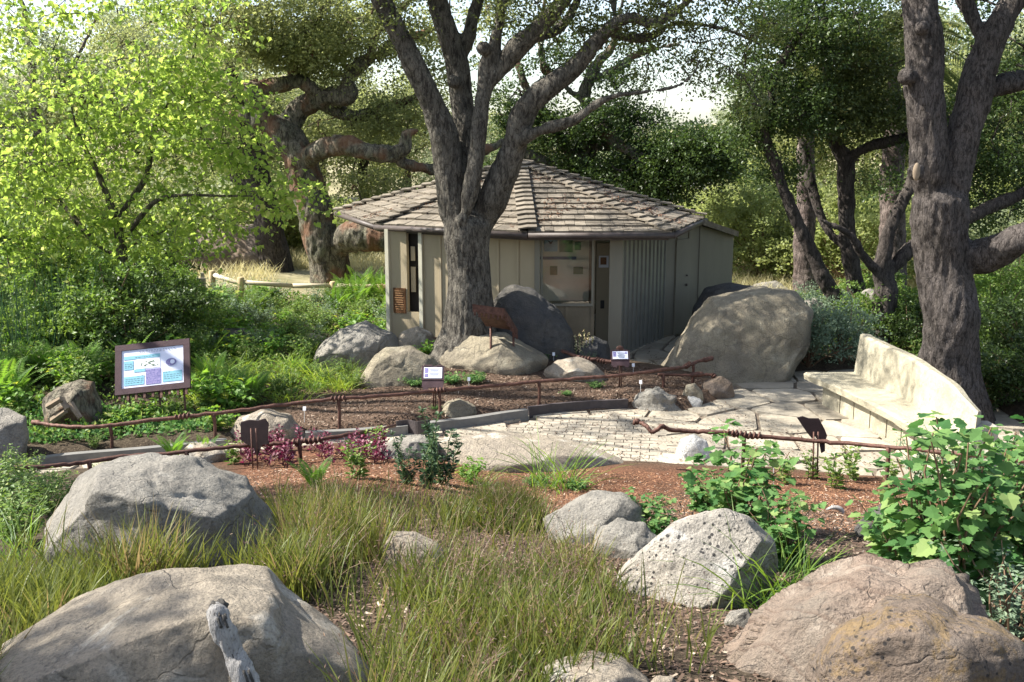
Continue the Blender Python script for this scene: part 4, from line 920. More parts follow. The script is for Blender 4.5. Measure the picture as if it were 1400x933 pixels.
cts = clumps([(400, 35, 27.5, 90, 50, 2, 64), (310, 30, 27, 80, 50, 2, 34), (500, 40, 28, 90, 50, 2, 58), (520, 165, 28.5, 60, 35, 1.2, 38), (460, 90, 28, 60, 25, 1, 22), (470, -60, 27, 220, 60, 3, 34), (580, 90, 28.5, 50, 60, 1, 15), (520, 262, 28.5, 60, 24, 1, 26), (440, 180, 29, 60, 25, 1, 18), (640, 40, 28.5, 50, 60, 1.4, 9), (390, 70, 26.6, 50, 20, .8, 26), (420, -100, 22.5, 110, 40, 1.8, 26), (540, -100, 23, 60, 30, 1.5, 12), (290, -60, 27, 120, 60, 3, 20)])
twigs(cts, LG[1:], .04, tree, 'bark_gnarled')
V, Fs, r = foliage(cts, rng.uniform(.45, .85, len(cts)), 170, .095)
mk('crown', V, Fs, M['leaf_olive'], tree, origin=gg, rnd=r)
# thick trunk next to it
gk = onground(*at(380, 395, 29.5)[:2]); tree = thing('oak_tree', gk, 'thick shaded trunk standing between the rock face and the gnarled oak', 'tree')
LK = [[(384, 420, 29.5, 62), (378, 370, 29.5, 46), (368, 320, 29.5, 40), (360, 270, 29.5, 34), (350, 220, 29.5, 28), (335, 170, 29.5, 20), (320, 110, 29.5, 14), (300, 50, 29.5, 8)], [(365, 300, 29.5, 22), (340, 262, 29.6, 18), (310, 230, 29.8, 14), (280, 190, 30, 8)]]
solid_tree('oak', LK, .06, 'bark_dark', tree, amp=.02, seed=33)
cts = clumps([(300, 130, 30, 90, 50, 2, 55), (220, 60, 30, 80, 50, 2, 30), (250, 220, 30, 60, 40, 1.2, 22), (350, 215, 30.5, 50, 40, 1, 22)])
twigs(cts, LK, .04, tree, 'bark_dark'); V, Fs, r = foliage(cts, rng.uniform(.45, .8, len(cts)), 130, .095); mk('crown', V, Fs, M['leaf_olive'], tree, origin=gk, rnd=r)
# ------------------------------------------------------------------ oak behind the pavilion
YP = 31; gq = onground(*at(770, 330, YP)[:2]); tree = thing('oak_tree', gq, 'spreading dark oak behind the pavilion roof with twisted low limbs', 'tree')
LP_ = [[(770, 360, YP, 50), (775, 300, YP, 44), (785, 250, YP, 36), (800, 210, YP, 30), (812, 175, YP, 24)],
 [(790, 240, YP, 22), (740, 222, YP - .5, 20), (720, 212, YP - .6, 16), (690, 200, YP - .6, 9)],
 [(800, 205, YP, 22), (840, 195, YP - .6, 20), (822, 175, YP - .9, 18), (850, 200, YP - 1, 17), (880, 218, YP - 1.2, 16), (920, 212, YP - 1.4, 12), (960, 190, YP - 1.4, 7)],
 [(812, 175, YP, 20), (800, 130, YP, 17), (815, 90, YP, 14), (840, 60, YP, 10), (850, 10, YP, 7)],
 [(800, 140, YP, 14), (750, 100, YP, 12), (740, 60, YP, 10), (745, 0, YP, 7)], [(812, 110, YP, 14), (850, 90, YP, 12), (880, 70, YP, 9), (930, 60, YP, 6)],
 [(790, 235, YP, 18), (756, 170, YP, 15), (720, 120, YP, 12), (700, 60, YP, 8)], [(885, 218, YP - 1.2, 12), (900, 240, YP - 1.2, 10), (910, 270, YP - 1.2, 6)]]
solid_tree('oak', LP_, .06, 'bark_gnarled', tree, amp=.03, seed=44, fine=(5, 5, 2.5))
cts = clumps([(840, 240, 30.5, 75, 32, 1.6, 80), (930, 215, 29.8, 70, 42, 1.5, 90), (975, 215, 29.6, 38, 40, 1, 45), (790, 175, 30.5, 60, 30, 1.2, 36), (850, 165, 30.5, 60, 28, 1.2, 34), (720, 180, 31, 50, 50, 1.2, 30), (700, 120, 31, 60, 50, 1.2, 13), (760, 60, 31, 70, 50, 1.2, 12), (850, 90, 31, 50, 40, 1, 15), (720, 240, 31.5, 60, 20, 1, 16), (760, -50, 31, 160, 50, 2, 14), (905, 262, 29.4, 45, 22, .8, 24)])
twigs(cts, LP_, .045, tree, 'bark_dark')
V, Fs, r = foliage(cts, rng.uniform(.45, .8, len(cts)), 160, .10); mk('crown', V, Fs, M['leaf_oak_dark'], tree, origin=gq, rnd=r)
# ------------------------------------------------------------------ trees on the right
def rooted(L_):
    a_, b_, y_, w_ = L_[0][0]; q_ = at(a_, b_, y_); gz = terr(q_[0], q_[1])[0]
    if q_[2] < gz - .1: return L_
    pr_ = proj([[q_[0], q_[1], gz - .25]]); pm_ = proj([[q_[0], q_[1], (gz + q_[2]) / 2]])
    return [[(pr_[0][0], pr_[1][0], y_, w_ * 1.3), (pm_[0][0], pm_[1][0], y_, w_ * 1.08)] + list(L_[0])] + list(L_[1:])
def simple_tree(nm, label, limbs_, base, Y_, cl, matb, matl, lf=.08, vox=.045, amp=.015, per=140, cr=(.3, .6), seed=1, T=OV2, tw=.025, cat='tree', fol='crown', up=.6, flat=.6):
    g_ = onground(*at(base[0], base[1], Y_)[:2]); t_ = thing(nm, g_, label, cat); limbs_ = rooted(limbs_)
    solid_tree(nm, limbs_, vox, matb, t_, amp=amp, seed=seed, k=.85)
    if cl:
        c_ = clumps(cl); twigs(c_, limbs_, tw, t_, matb); V, Fs, r = foliage(c_, rng.uniform(*cr, len(c_)), per, lf, T=T, up=up, flat=flat); mk(fol, V, Fs, M[matl], t_, origin=g_, rnd=r)
    return t_
Ya = 21
simple_tree('oak_tree', 'slender dark oak leaning over the yellow green bushes', [[(1150, 420, Ya, 30), (1128, 385, Ya, 24), (1105, 335, Ya, 21), (1082, 285, Ya, 19), (1062, 230, Ya, 19), (1046, 190, Ya, 17), (1050, 160, Ya, 17), (1060, 110, Ya, 16), (1078, 70, Ya, 16), (1098, 45, Ya, 15), (1120, 32, Ya, 13), (1160, 10, Ya, 8)]],
 (1130, 400), Ya, [(1120, 40, Ya, 90, 60, 1.4, 60), (1025, 110, Ya, 32, 60, .8, 30), (1095, 150, Ya, 50, 50, 1, 40), (1030, 180, Ya + .3, 30, 30, .6, 18), (1070, 240, Ya + .5, 30, 25, .6, 12), (1070, 25, Ya, 70, 40, 1, 28)], 'bark_dark', 'leaf_oak_dark', lf=.075, seed=51)
simple_tree('oak_tree', 'dark oak with a fork whose branch reaches toward the massive trunk', [[(1175, 430, 22, 30), (1168, 380, 22, 27), (1160, 320, 22, 26), (1156, 260, 22, 25), (1155, 225, 22, 28), (1140, 190, 22, 20), (1134, 140, 22, 16), (1130, 60, 22, 12), (1125, -20, 22, 8)], [(1156, 222, 22, 20), (1178, 205, 21.8, 18), (1205, 196, 21.6, 16), (1245, 186, 21.4, 15), (1300, 160, 21, 8)], [(1165, 350, 22, 15), (1130, 310, 22.3, 15), (1108, 250, 22.5, 15), (1100, 205, 22.6, 13), (1080, 160, 22.6, 7)]],
 (1175, 420), 22, [(1160, 110, 22, 60, 80, 1.4, 74), (1200, 60, 22, 60, 60, 1.4, 50), (1130, 150, 21.5, 40, 50, .8, 40), (1205, 160, 21.6, 40, 30, .8, 30), (1195, -60, 22, 110, 60, 2, 26), (1180, 250, 22.6, 40, 20, .6, 8)], 'bark_dark', 'leaf_oak', lf=.075, seed=52)
simple_tree('oak_tree', 'crooked dark trunk bending right behind the bench shrubs', [[(1210, 440, 19.5, 40), (1212, 400, 19.5, 36), (1205, 370, 19.5, 26), (1215, 320, 19.5, 22), (1232, 280, 19.5, 20), (1248, 245, 19.5, 18), (1262, 200, 19.6, 12)], [(1208, 385, 19.5, 26), (1240, 345, 19.6, 26), (1275, 320, 19.8, 24), (1340, 290, 20, 20), (1400, 262, 20.2, 18), (1470, 220, 20.4, 10)], [(1204, 378, 19.5, 22), (1180, 350, 19.4, 16), (1160, 320, 19.3, 12), (1120, 300, 19.2, 6)]],
 (1212, 430), 19.5, [(1370, 220, 21, 80, 50, 1.2, 70), (1380, 130, 21, 70, 50, 1.2, 60), (1290, 180, 21, 50, 50, .8, 26), (1350, 290, 21.5, 60, 20, .8, 18), (1230, 250, 20, 25, 20, .4, 6)], 'bark_dark', 'leaf_oak_dark', lf=.07, seed=53)
for (a_, b_, y_, w_, lab, top, sd_) in ((1100, 415, 26, 30, 'straight ringed palm trunk beyond the leaning oak', 90, 61), (1218, 420, 24.5, 38, 'thick reddish palm trunk behind the crooked dark trunk', 60, 62)):
    g_ = onground(*at(a_, b_, y_)[:2]); t_ = thing('palm_tree', g_, lab, 'palm'); solid_tree('palm', [[(a_ - 4, b_ + 15, y_, w_ * 1.5), (a_, b_ - 30, y_, w_ * 1.05), (a_ + 2, b_ - 90, y_, w_ * .95), (a_ + 3, b_ - 160, y_, w_ * .85), (a_ + 4, top, y_, w_ * .8)]], .045, 'bark_palm', t_, amp=.014, seed=sd_, fine=(1.5, 1.5, 12))
    # fronds above
    c_ = at(a_ + 4, top, y_); ps = []; mbf = MB()
    for k in range(26):
        an_ = k * 2.4; el_ = random.uniform(-.3, 1.1); d0 = np.array([math.cos(an_) * math.cos(el_), math.sin(an_) * math.cos(el_), math.sin(el_)])
        pts = [c_ + d0 * t_2 * 1.9 + np.array([0, 0, -.9 * t_2 ** 2]) for t_2 in np.linspace(0, 1, 7)]; mbf.tube(pts, [.02, .018, .014, .012, .01, .007, .004], 4, cap=False)
        pr = np.array(pts); tt = np.linspace(.15, .98, 26); pp_ = np.array([np.interp(tt, np.linspace(0, 1, 7), pr[:, q_]) for q_ in range(3)]).T
        dd = np.gradient(pp_, axis=0); sdv = np.cross(dd, [0, 0, 1.0]); sdv /= np.linalg.norm(sdv, axis=1)[:, None] + 1e-6; dn = dd / np.linalg.norm(dd, axis=1)[:, None]
        for s_ in (-1, 1): ps.append(place((OV2[0] * [.16, 1, 1], OV2[1]), pp_, sdv * s_ + dn * .5 + [0, 0, -.25], np.tile([0, 0, 1.], (len(pp_), 1)), .5))
    V, Fs, r = join(ps); fr = mk('fronds', V, Fs, M['leaf_oak'], t_, origin=g_, rnd=r)
# ------------------------------------------------------------------ maple
YM = 19.0; gm = onground(*at(176, 470, YM)[:2])
LM = [[(180, 440, YM, 20), (172, 395, YM, 16), (166, 340, YM, 14), (160, 300, YM, 13), (150, 278, YM, 10), (135, 240, YM, 8), (110, 190, YM, 6), (90, 120, YM, 4)],
 [(160, 298, YM, 11), (182, 268, YM, 10), (200, 240, YM, 9), (206, 205, YM, 8), (214, 165, YM, 7), (238, 130, YM, 5), (262, 85, YM, 4), (270, 40, YM, 3)],
 [(170, 330, YM, 9), (190, 300, YM - .3, 8), (215, 274, YM - .5, 7), (250, 267, YM - .6, 5), (300, 268, YM - .7, 4), (345, 268, YM - .8, 3)],
 [(174, 360, YM, 10), (130, 330, YM + .3, 9), (95, 290, YM + .5, 8), (75, 265, YM + .6, 6), (50, 210, YM + .8, 4), (20, 160, YM + 1, 3)],
 [(172, 340, YM, 7), (230, 310, YM + .8, 6), (250, 280, YM + 1.1, 4)]]
tree = thing('maple_tree', gm, 'young maple with bright yellow green sunlit leaves and thin curving stems', 'tree')
LM = rooted(LM); solid_tree('maple', LM, .02, 'bark_young', tree, amp=.003, seed=71)
cts = clumps([(a_, b_, y_ + 4.5, rx_, ry_, rd_ * 1.25, n_) for a_, b_, y_, rx_, ry_, rd_, n_ in [(70, 170, 14.6, 110, 90, 1.5, 150), (190, 130, 14.4, 110, 70, 1.3, 120), (110, 270, 14.6, 130, 60, 1.3, 130), (270, 190, 14.2, 80, 70, 1.1, 78), (30, 250, 14.8, 70, 90, 1.2, 70), (290, 110, 14.2, 55, 60, .9, 44), (370, 250, 13.8, 60, 28, .6, 26), (300, 285, 14, 90, 26, .8, 44), (200, 320, 14.4, 100, 30, 1, 36), (260, 60, 14.2, 70, 45, .9, 36), (60, 330, 14.8, 100, 30, 1, 40), (60, -10, 14.6, 90, 50, 1, 30), (180, -20, 14.4, 100, 50, 1, 40), (290, 20, 14.3, 60, 50, .8, 22), (-60, 60, 14.6, 90, 90, 1.4, 30), (330, 170, 14.1, 40, 60, .6, 20), (120, 60, 14.4, 80, 40, 1, 16), (410, 270, 13.7, 40, 22, .4, 10), (-120, 150, 14.6, 120, 130, 1.5, 60), (40, 360, 14.5, 80, 30, 1, 40), (250, 330, 14.6, 60, 25, .8, 22), (20, 60, 14.6, 60, 40, 1, 14), (340, 210, 14, 40, 40, .6, 18)]])
cts = cts[rng.random(len(cts)) < .76]; twigs(cts, LM, .015, tree, 'bark_young', sag=.05)
V, Fs, r = foliage(cts, rng.uniform(.26, .62, len(cts)), 19, .10, T=MAPLE, flat=.45, up=.7, droop=.35)
mk('crown', V, Fs, M['leaf_maple'], tree, origin=gm, rnd=r)
# ------------------------------------------------------------------ trees outside the frame whose shade falls across the rocks
def loose(nm, label, x_, y_, h_, rad, mat, n_=110, lf=.08, matb='bark_dark', group=None, r3=(1, 1, .55), zc=.72, per=120, cr=(.3, .7), tr_=.2, cat='tree', lean=0):
    g_ = onground(x_, y_); t_ = thing(nm, g_, label, cat, group); mb_ = MB(); top = g_ + [lean, 0, h_ * zc]
    c_ = ellip(top, (rad * r3[0], rad * r3[1], rad * r3[2]), n_, .35)
    mb_.tube([g_ - [0, 0, .3], g_ + [.1, 0, h_ * .25], g_ + [lean * .6, .1, h_ * .5], top], [tr_ * 1.3, tr_, tr_ * .8, tr_ * .4], 10, res=4)
    for k in range(7):
        e_ = c_[rng.integers(n_)]; s_ = g_ + [lean * .5, 0, h_ * random.uniform(.3, .6)]; mb_.tube([s_, (s_ + e_) / 2 + rng.normal(size=3) * .25, e_], [tr_ * .5, tr_ * .3, .02], 6, res=3)
    mb_.build('trunk', M[matb], t_, smooth=True, origin=g_)
    mb_ = MB()
    for k in range(0, n_, 2):
        s_ = top + (c_[k] - top) * .3; mb_.tube([s_, (s_ + c_[k]) / 2 + rng.normal(size=3) * .15, c_[k]], [.035, .025, .01], 4, cap=False, res=2)
    mb_.build('branches', M[matb], t_, origin=g_)
    V, Fs, r = foliage(c_, rng.uniform(*cr, n_), per, lf); mk('crown', V, Fs, M[mat], t_, origin=g_, rnd=r); return t_
loose('oak_tree', 'oak shading the foreground boulders from beyond the frame', -8.6, 8.8, 9.6, 2.2, 'leaf_oak', n_=52, lf=.075, r3=(1, .75, .3), zc=.8, cr=(.25, .5))
loose('oak_tree', 'small oak shading the grass bank from beyond the frame', -8.3, 3.25, 9.0, .85, 'leaf_oak', n_=26, lf=.075, r3=(1, 1, .4), zc=.82, cr=(.25, .45))
loose('oak_tree', 'tall oak leaning over the maple and shading the patio', -13.5, 15.8, 13, 3.0, 'leaf_oak', n_=34, lf=.075, r3=(1.1, 1, .4), zc=.8, cr=(.25, .55), lean=4.6)
# ------------------------------------------------------------------ distant trees
far0 = [loose('oak_tree', 'x', -300, 0 + 12 * k, 9, 3.6, mt, n_=120, lf=.15, per=150, cr=(.5, 1.1), r3=(1, .8, .85), zc=.55, tr_=.25) for k, mt in enumerate(('leaf_olive', 'leaf_far', 'leaf_oak', 'leaf_olive'))]
fars = [(-330, 48, 1, 1.3, 3), (-150, 44, 0, 1.15, 0), (0, 40, 1, .85, 1), (110, 50, 0, .9, 2), (200, 42, 3, 1.1, .3), (290, 52, 0, 1.1, 1.2), (370, 40, 3, .85, 2.2), (440, 55, 1, 1.0, .6), (500, 42, 0, .8, 1.9), (560, 50, 3, .85, 2.7), (630, 41, 1, .6, .9), (690, 55, 0, .75, 1.5),
 (760, 44, 2, .62, .4), (830, 40, 1, .5, 2.9), (880, 50, 3, .58, 1.0), (1040, 70, 1, .9, 1.1), (1085, 44, 3, .72, .5), (1150, 40, 0, .95, 2.0), (1230, 48, 1, 1.2, .8), (1300, 40, 0, 1.0, 1.3), (1370, 46, 3, 1.25, 2.6), (1450, 38, 1, 1.1, .2), (1560, 42, 0, 1.4, 1.0), (990, 85, 1, .7, .3), (1010, 62, 0, .45, 2.2), (900, 76, 1, .55, .1)]
beside = ['far off to the side of the maple', 'behind the maple crown, leftmost in view', 'between maple stems', 'behind the right half of the maple', 'above the weathered rock face', 'behind the gnarled oak limbs', 'just left of the thick shaded trunk', 'behind the gnarled oak crown', 'framed by the gnarled oak fork', 'left of the central oak trunk', 'behind the central oak stems', 'above the pavilion apex', 'directly behind the pavilion roof peak', 'over the pavilion roof slope', 'low behind the dark oak clump', 'on the far slope above yellow bushes', 'left of the straight palm trunk', 'behind the forked dark oak', 'behind the reddish palm trunk', 'right behind the massive oak trunk', 'seen past the right frame fork', 'at the right frame edge', 'beyond the frame at the far right', 'on the skyline in the sky gap', 'under the skyline beside the leaning oak', 'near the distant white house']
for k, (px_, y_, v_, s_, rz) in enumerate(fars):
    x_ = (px_ - 700) / F * y_; g_ = onground(x_, y_); lab = ('grey green' if v_ == 1 else 'olive green' if v_ != 2 else 'deep green') + ' background tree ' + beside[k]
    dup(far0[v_], g_, rz, s_, lab, 'background trees behind the garden')
for t_ in far0:
    for c_ in list(t_.children): bpy.data.objects.remove(c_)
    bpy.data.objects.remove(t_)
# feathery tall tree top left
simple_tree('eucalyptus_tree', 'tall thin feathery tree against the sky above the maple', [[(70, 400, 38, 26), (60, 300, 38, 22), (50, 200, 38, 18), (45, 100, 38, 14), (38, 40, 38, 10), (20, -40, 38, 6)], [(50, 180, 38, 10), (90, 110, 38, 8), (120, 50, 38, 6), (150, -20, 38, 4)], [(56, 250, 38, 10), (140, 150, 38, 8), (165, 60, 38, 6), (158, 0, 38, 4)]],
 (70, 380), 38, [(40, 50, 38, 50, 50, 1.5, 26), (100, 90, 38, 40, 50, 1.5, 22), (165, 110, 38, 30, 50, 1, 22), (200, 30, 38, 40, 40, 1, 24), (20, 130, 38, 50, 30, 1.5, 26), (160, 30, 38, 25, 30, 1, 8)], 'bark_palm', 'leaf_far', lf=.13, vox=.06, per=60, cr=(.5, .9), seed=77, tw=.03)
# ------------------------------------------------------------------ signs, rails, fence
def frame_box(mb, M4, c, size):
    sx, sy, sz = [k / 2 for k in size]; V = np.array([[x, y, z] for x in (-sx, sx) for y in (-sy, sy) for z in (-sz, sz)]) + c
    V = V @ M4[0].T + M4[1]; mb.add(V, [(0, 1, 3, 2), (4, 6, 7, 5), (0, 4, 5, 1), (2, 3, 7, 6), (0, 2, 6, 4), (1, 5, 7, 3)])
def panel_frame(cpx, cpy, Yd, yaw, tilt, roll=0):
    Rm = np.array(Matrix.Rotation(yaw, 3, 'Z') @ Matrix.Rotation(roll, 3, 'Y') @ Matrix.Rotation(-tilt, 3, 'X')); return Rm, at(cpx, cpy, Yd)
# large information panel: local x right, z up the board, y back
gs = g1(212, 570); YI = gs[1]; fr_ = panel_frame(209, 502, YI, R(6), R(32), R(-5))
sg = thing('information_panel', (*fr_[1][:2], gs[2]), 'large tilted information panel with pale blue text and a purple flower picture on rusty legs', 'sign')
k_ = (fr_[1] - CAM) @ FW / F; Wd, Hd = 100 * k_, 72 * k_
def part(fr_, boxes, name, mat, parent):
    mb = MB()
    for c, s in boxes: frame_box(mb, fr_, np.array(c, float), s)
    return mb.build(name, M[mat], parent)
w2, h2 = Wd / 2, Hd / 2; t_ = .085 * Wd
bd = part(fr_, [((0, .02, 0), (Wd, .03, Hd))], 'board', 'iron_purple', sg)
part(fr_, [((0, -.008, h2 - t_ / 2), (Wd, .03, t_)), ((0, -.008, -h2 + t_ / 2), (Wd, .03, t_)), ((-w2 + t_ / 2, -.008, 0), (t_, .028, Hd - 2 * t_)), ((w2 - t_ / 2, -.008, 0), (t_, .028, Hd - 2 * t_))], 'border', 'iron_purple', bd).location = (0, 0, 0)
iw, ih = w2 - t_, h2 - t_
fc = part(fr_, [((0, 0, 0), (iw * 2, .012, ih * 2))], 'face', 'paper_lilac', sg)
def area(u0, v0, u1, v1, y=-.009, th=.004): return ((( -1 + u0 + u1) * iw, y, (1 - v0 - v1) * ih), ((u1 - u0) * 2 * iw, th, (v1 - v0) * 2 * ih))
def sub(fr_, boxes, name, mat, parent):
    o = part(fr_, boxes, name, mat, parent); o.location = (0, 0, 0) ; return o
MWs = {}
part(fr_, [area(.04, .16, .62, .25), area(.04, .29, .19, .52), area(.2, .53, .38, .60), area(.04, .70, .36, .93), area(.66, .66, .97, .93)], 'text_field', 'ink_teal', sg)
part(fr_, [area(.22, .27, .62, .52, -.0085)], 'drawing_field', 'paper_white', sg)
part(fr_, [area(.39, .55, .63, .95)], 'flower_picture', 'ink_blue', sg)
mb = MB()
for k in range(26):
    u = random.uniform(.25, .6); v_ = .4 + random.uniform(-.07, .08); frame_box(mb, fr_, np.array([(-1 + 2 * u) * iw, -.012, (1 - 2 * v_) * ih]), (random.uniform(.008, .03), .003, random.uniform(.006, .016)))
mb.build('plant_drawing', M['ink_green'], sg)
mb = MB(); mb2 = MB()
c0 = np.array([(-1 + 2 * .8) * iw, -.011, (1 - 2 * .42) * ih])
V, Fs = tube([c0 + [0, 0, 0], c0 + [0, -.006, 0]], [.075, .075], 20); V = (V * [1, 1, 1] - c0) * [1.0, 1, .72] + c0; mb.add(V @ fr_[0].T + fr_[1], Fs); mb.build('basket_picture', M['ink_blue'], sg)
V, Fs = tube([c0 + [.02, -.006, 0], c0 + [.02, -.010, 0]], [.032, .032], 16); mb2.add(V @ fr_[0].T + fr_[1], Fs); mb2.build('basket_mark', M['paper_lilac'], sg)
mb = MB(); 
for j, (v_, a, b_) in enumerate(((.055, .28, .86), (.095, .2, .93), (.21, .22, .5), (.37, .05, .14), (.70, .25, .36), (.68, .67, .78), (.77, .06, .34), (.82, .06, .33), (.87, .06, .30), (.75, .68, .95), (.80, .68, .94), (.85, .68, .92), (.42, .05, .17), (.46, .05, .16))):
    u = a
    while u < b_:
        l_ = random.uniform(.015, .05); frame_box(mb, fr_, np.array([(-1 + 2 * u + l_) * iw, -.0125, (1 - 2 * v_) * ih]), (l_ * 2 * iw * .8, .002, .0045)); u += l_ + .012
mb.build('text_lines', M['ink_text'], sg)
mb = MB()
for k in range(9):
    xx = -w2 + .06 + k * (Wd - .12) / 8; frame_box(mb, fr_, np.array([xx, .0, -h2 - .03 - .012 * (k % 2)]), (.032, .022, .07 + .025 * (k % 3)))
mb.build('drip_fringe', M['rust'], sg)
for (sx_, pxb, pyb) in ((-.33, 183, 620), (.07, 212, 600), (.40, 247, 610)):
    tp = fr_[1] + fr_[0] @ np.array([sx_ * Wd, .04, -h2 + .04]); mb = MB(); mb.tube([tp, (tp[0] + .01, tp[1] - .02, gs[2] - .15)], .016, 8); mb.build('leg', M['rust'], sg, smooth=True)
# small plaques (front facing): px centre, size px, post base row
def plaque(cpx, cpy, w_, h_, base, label, yaw=0, tilt=R(35), ornate=False, lilac=True):
    g_ = g1(cpx, base); fr_ = panel_frame(cpx, cpy, g_[1], yaw, tilt); k_ = (fr_[1] - CAM) @ FW / F; W, H = w_ * k_, h_ * k_
    s_ = thing('plant_sign', (*fr_[1][:2], g_[2]), label, 'sign'); part(fr_, [((0, .01, 0), (W, .014, H * 1.05)), ((-W * .22, .0, H * .54), (W * .35, .012, H * .12)), ((W * .28, .0, H * .53), (W * .25, .012, H * .1))], 'board', 'iron_purple', s_)
    part(fr_, [((0, -.002, 0), (W * .8, .008, H * .8))], 'face', 'paper_lilac', s_)
    part(fr_, [((-W * .3, -.007, H * .1), (W * .16, .003, H * .5)), ((W * .3, -.0072, H * .22), (W * .1, .003, H * .2))] if ornate else [((-W * .29, -.007, H * .16), (W * .16, .003, H * .36)), ((-W * .29, -.007, -H * .2), (W * .16, .003, H * .24))], 'picture', 'ink_blue', s_)
    part(fr_, [((W * .06, -.007, H * (.26 - .1 * j)), (W * (.42 - .05 * (j % 3)), .003, H * .03)) for j in range(6)], 'text_lines', 'ink_text', s_)
    part(fr_, [((0, .02, -H * .78), (W * .95, .014, H * .55)), ((-W * .3, .02, -H * 1.12), (W * .22, .013, H * .2)), ((W * .32, .02, -H * 1.1), (W * .2, .013, H * .22))], 'apron', 'iron_purple', s_)
    mb = MB(); mb.tube([fr_[1] + [0, .03, 0], (fr_[1][0], fr_[1][1] + .03, g_[2] - .1)], .012, 8); mb.tube([fr_[1] + [.03, .035, 0], (fr_[1][0] + .03, fr_[1][1] + .035, g_[2] - .1)], .009, 8); mb.build('post', M['rust'], s_, smooth=True)
    if ornate:
        mb = MB(); mb.add(ICO_V * [.06, .02, .05] + fr_[1] + fr_[0] @ np.array([.0, .01, H * .72]), ICO_F.tolist()); mb.build('finial', M['rust'], s_, smooth=True)
    return s_
plaque(592, 510, 31, 20, 560, 'small white plant plaque on a dark rusty post between two green mounds')
plaque(848, 486, 26, 14, 530, 'small plant plaque with a rusty finial in front of the pavilion entrance', ornate=True)
# sign backs
def sign_back(pts, base, label, hgt, w_, mat='rust_dark', lean=0, n_teeth=0, posts=(-.12, .05)):
    """plate outline in photo pixels, seen from behind"""
    cx = sum(p[0] for p in pts) / len(pts); g_ = g1(cx, base); Yc = g_[1]
    s_ = thing('plant_sign', (at(cx, pts[0][1], Yc)[0], Yc, g_[2]), label, 'sign')
    ytop = min(p[1] for p in pts); ybot = max(p[1] for p in pts)
    P = np.array([at(a, b_, Yc - lean * (b_ - ytop) / (ybot - ytop)) for a, b_ in pts]); n_ = len(P); V = np.concatenate([P, P + [0, .02, .004]])
    mk('board', V, [list(range(n_)), list(range(n_, 2 * n_))[::-1]] + [(i_, n_ + i_, n_ + (i_ + 1) % n_, (i_ + 1) % n_) for i_ in range(n_)], M[mat], s_, origin=(0, 0, 0)).location = -s_.location
    return s_, g_, Yc
s_, g_, Yc = sign_back([(329, 578), (340, 575), (352, 576), (362, 573), (367, 580), (366, 602), (368, 607), (358, 609), (352, 625), (346, 612), (336, 607), (329, 602)], 640, 'near black back of a scalloped plaque in front of the light kerb boulder', .3, .3, lean=.12)
for dx in (.0, .055):
    mb = MB(); p = at(344, 590, Yc - .08); mb.tube([p + [dx, -.02, .04], (p[0] + dx, p[1] - .03, g_[2] - .1)], .009, 6); mb.build('post', M['rust'], s_, smooth=True)
s_, g_, Yc = sign_back([(1090, 572), (1098, 570), (1106, 573), (1120, 573), (1128, 588), (1131, 596), (1128, 604), (1128, 617), (1123, 620), (1120, 604), (1114, 597), (1110, 600), (1102, 590), (1098, 584)], 655, 'rust brown back of a plaque standing over the patio rail by the bench', .3, .3, mat='rust_dark', lean=.1)
for dx in (.0, .05):
    mb = MB(); p = at(1112, 590, Yc - .05); mb.tube([p + [dx, -.02, .0], (p[0] + dx + .02, p[1] - .03, g_[2] - .1)], .010, 6); mb.build('post', M['rust'], s_, smooth=True)
# tilted rusty panel by the oak
gt_ = g1(680, 500); YT2 = 17.0 - .35
tp_ = thing('information_panel', (at(676, 450, YT2)[0], YT2, terr(0, YT2)[0]), 'rusty tilted panel seen from behind with a serrated edge at the central oak', 'sign')
P = np.array([at(646, 418, YT2 - .5), at(690, 424, YT2 - .5), at(708, 453, YT2 + .25), at(664, 446, YT2 + .25)]); 
V = np.concatenate([P, P + [0, 0, .025]]); mk('board', V, [(0, 1, 2, 3), (7, 6, 5, 4), (0, 4, 5, 1), (1, 5, 6, 2), (2, 6, 7, 3), (3, 7, 4, 0)], M['rust'], tp_, origin=(0, 0, 0)).location = -tp_.location
for (pa, pb, nm) in ((P[0], P[1], 'edge_band'), (P[1], P[2], 'edge_band')):
    mb = MB(); n_ = 7; up_ = np.array([0, 0, 1.])
    V = [pa, pb, pb - up_ * .10, pa - up_ * .10]; V += [v_ + np.array([0, .018, 0]) for v_ in V]; mb.add(V, [(0, 1, 2, 3), (7, 6, 5, 4), (0, 4, 5, 1), (3, 2, 6, 7), (0, 3, 7, 4), (1, 5, 6, 2)])
    for k in range(n_):
        c_ = pa + (pb - pa) * (k + .5) / n_ - up_ * (.12 + .02 * (k % 2)); mb.add(ICO_V[::1] * [.022, .012, .045] + c_, ICO_F.tolist()) if False else mb.box(c_, (.035, .02, .07))
    mb.build(nm, M['rust'], tp_)
for p, by_2 in ((at(671, 446, YT2), .25), (at(702, 452, YT2 + .1), .2)):
    mb = MB(); mb.tube([p, (p[0], p[1], .1)], .02, 8); mb.build('leg', M['rust'], tp_, smooth=True)
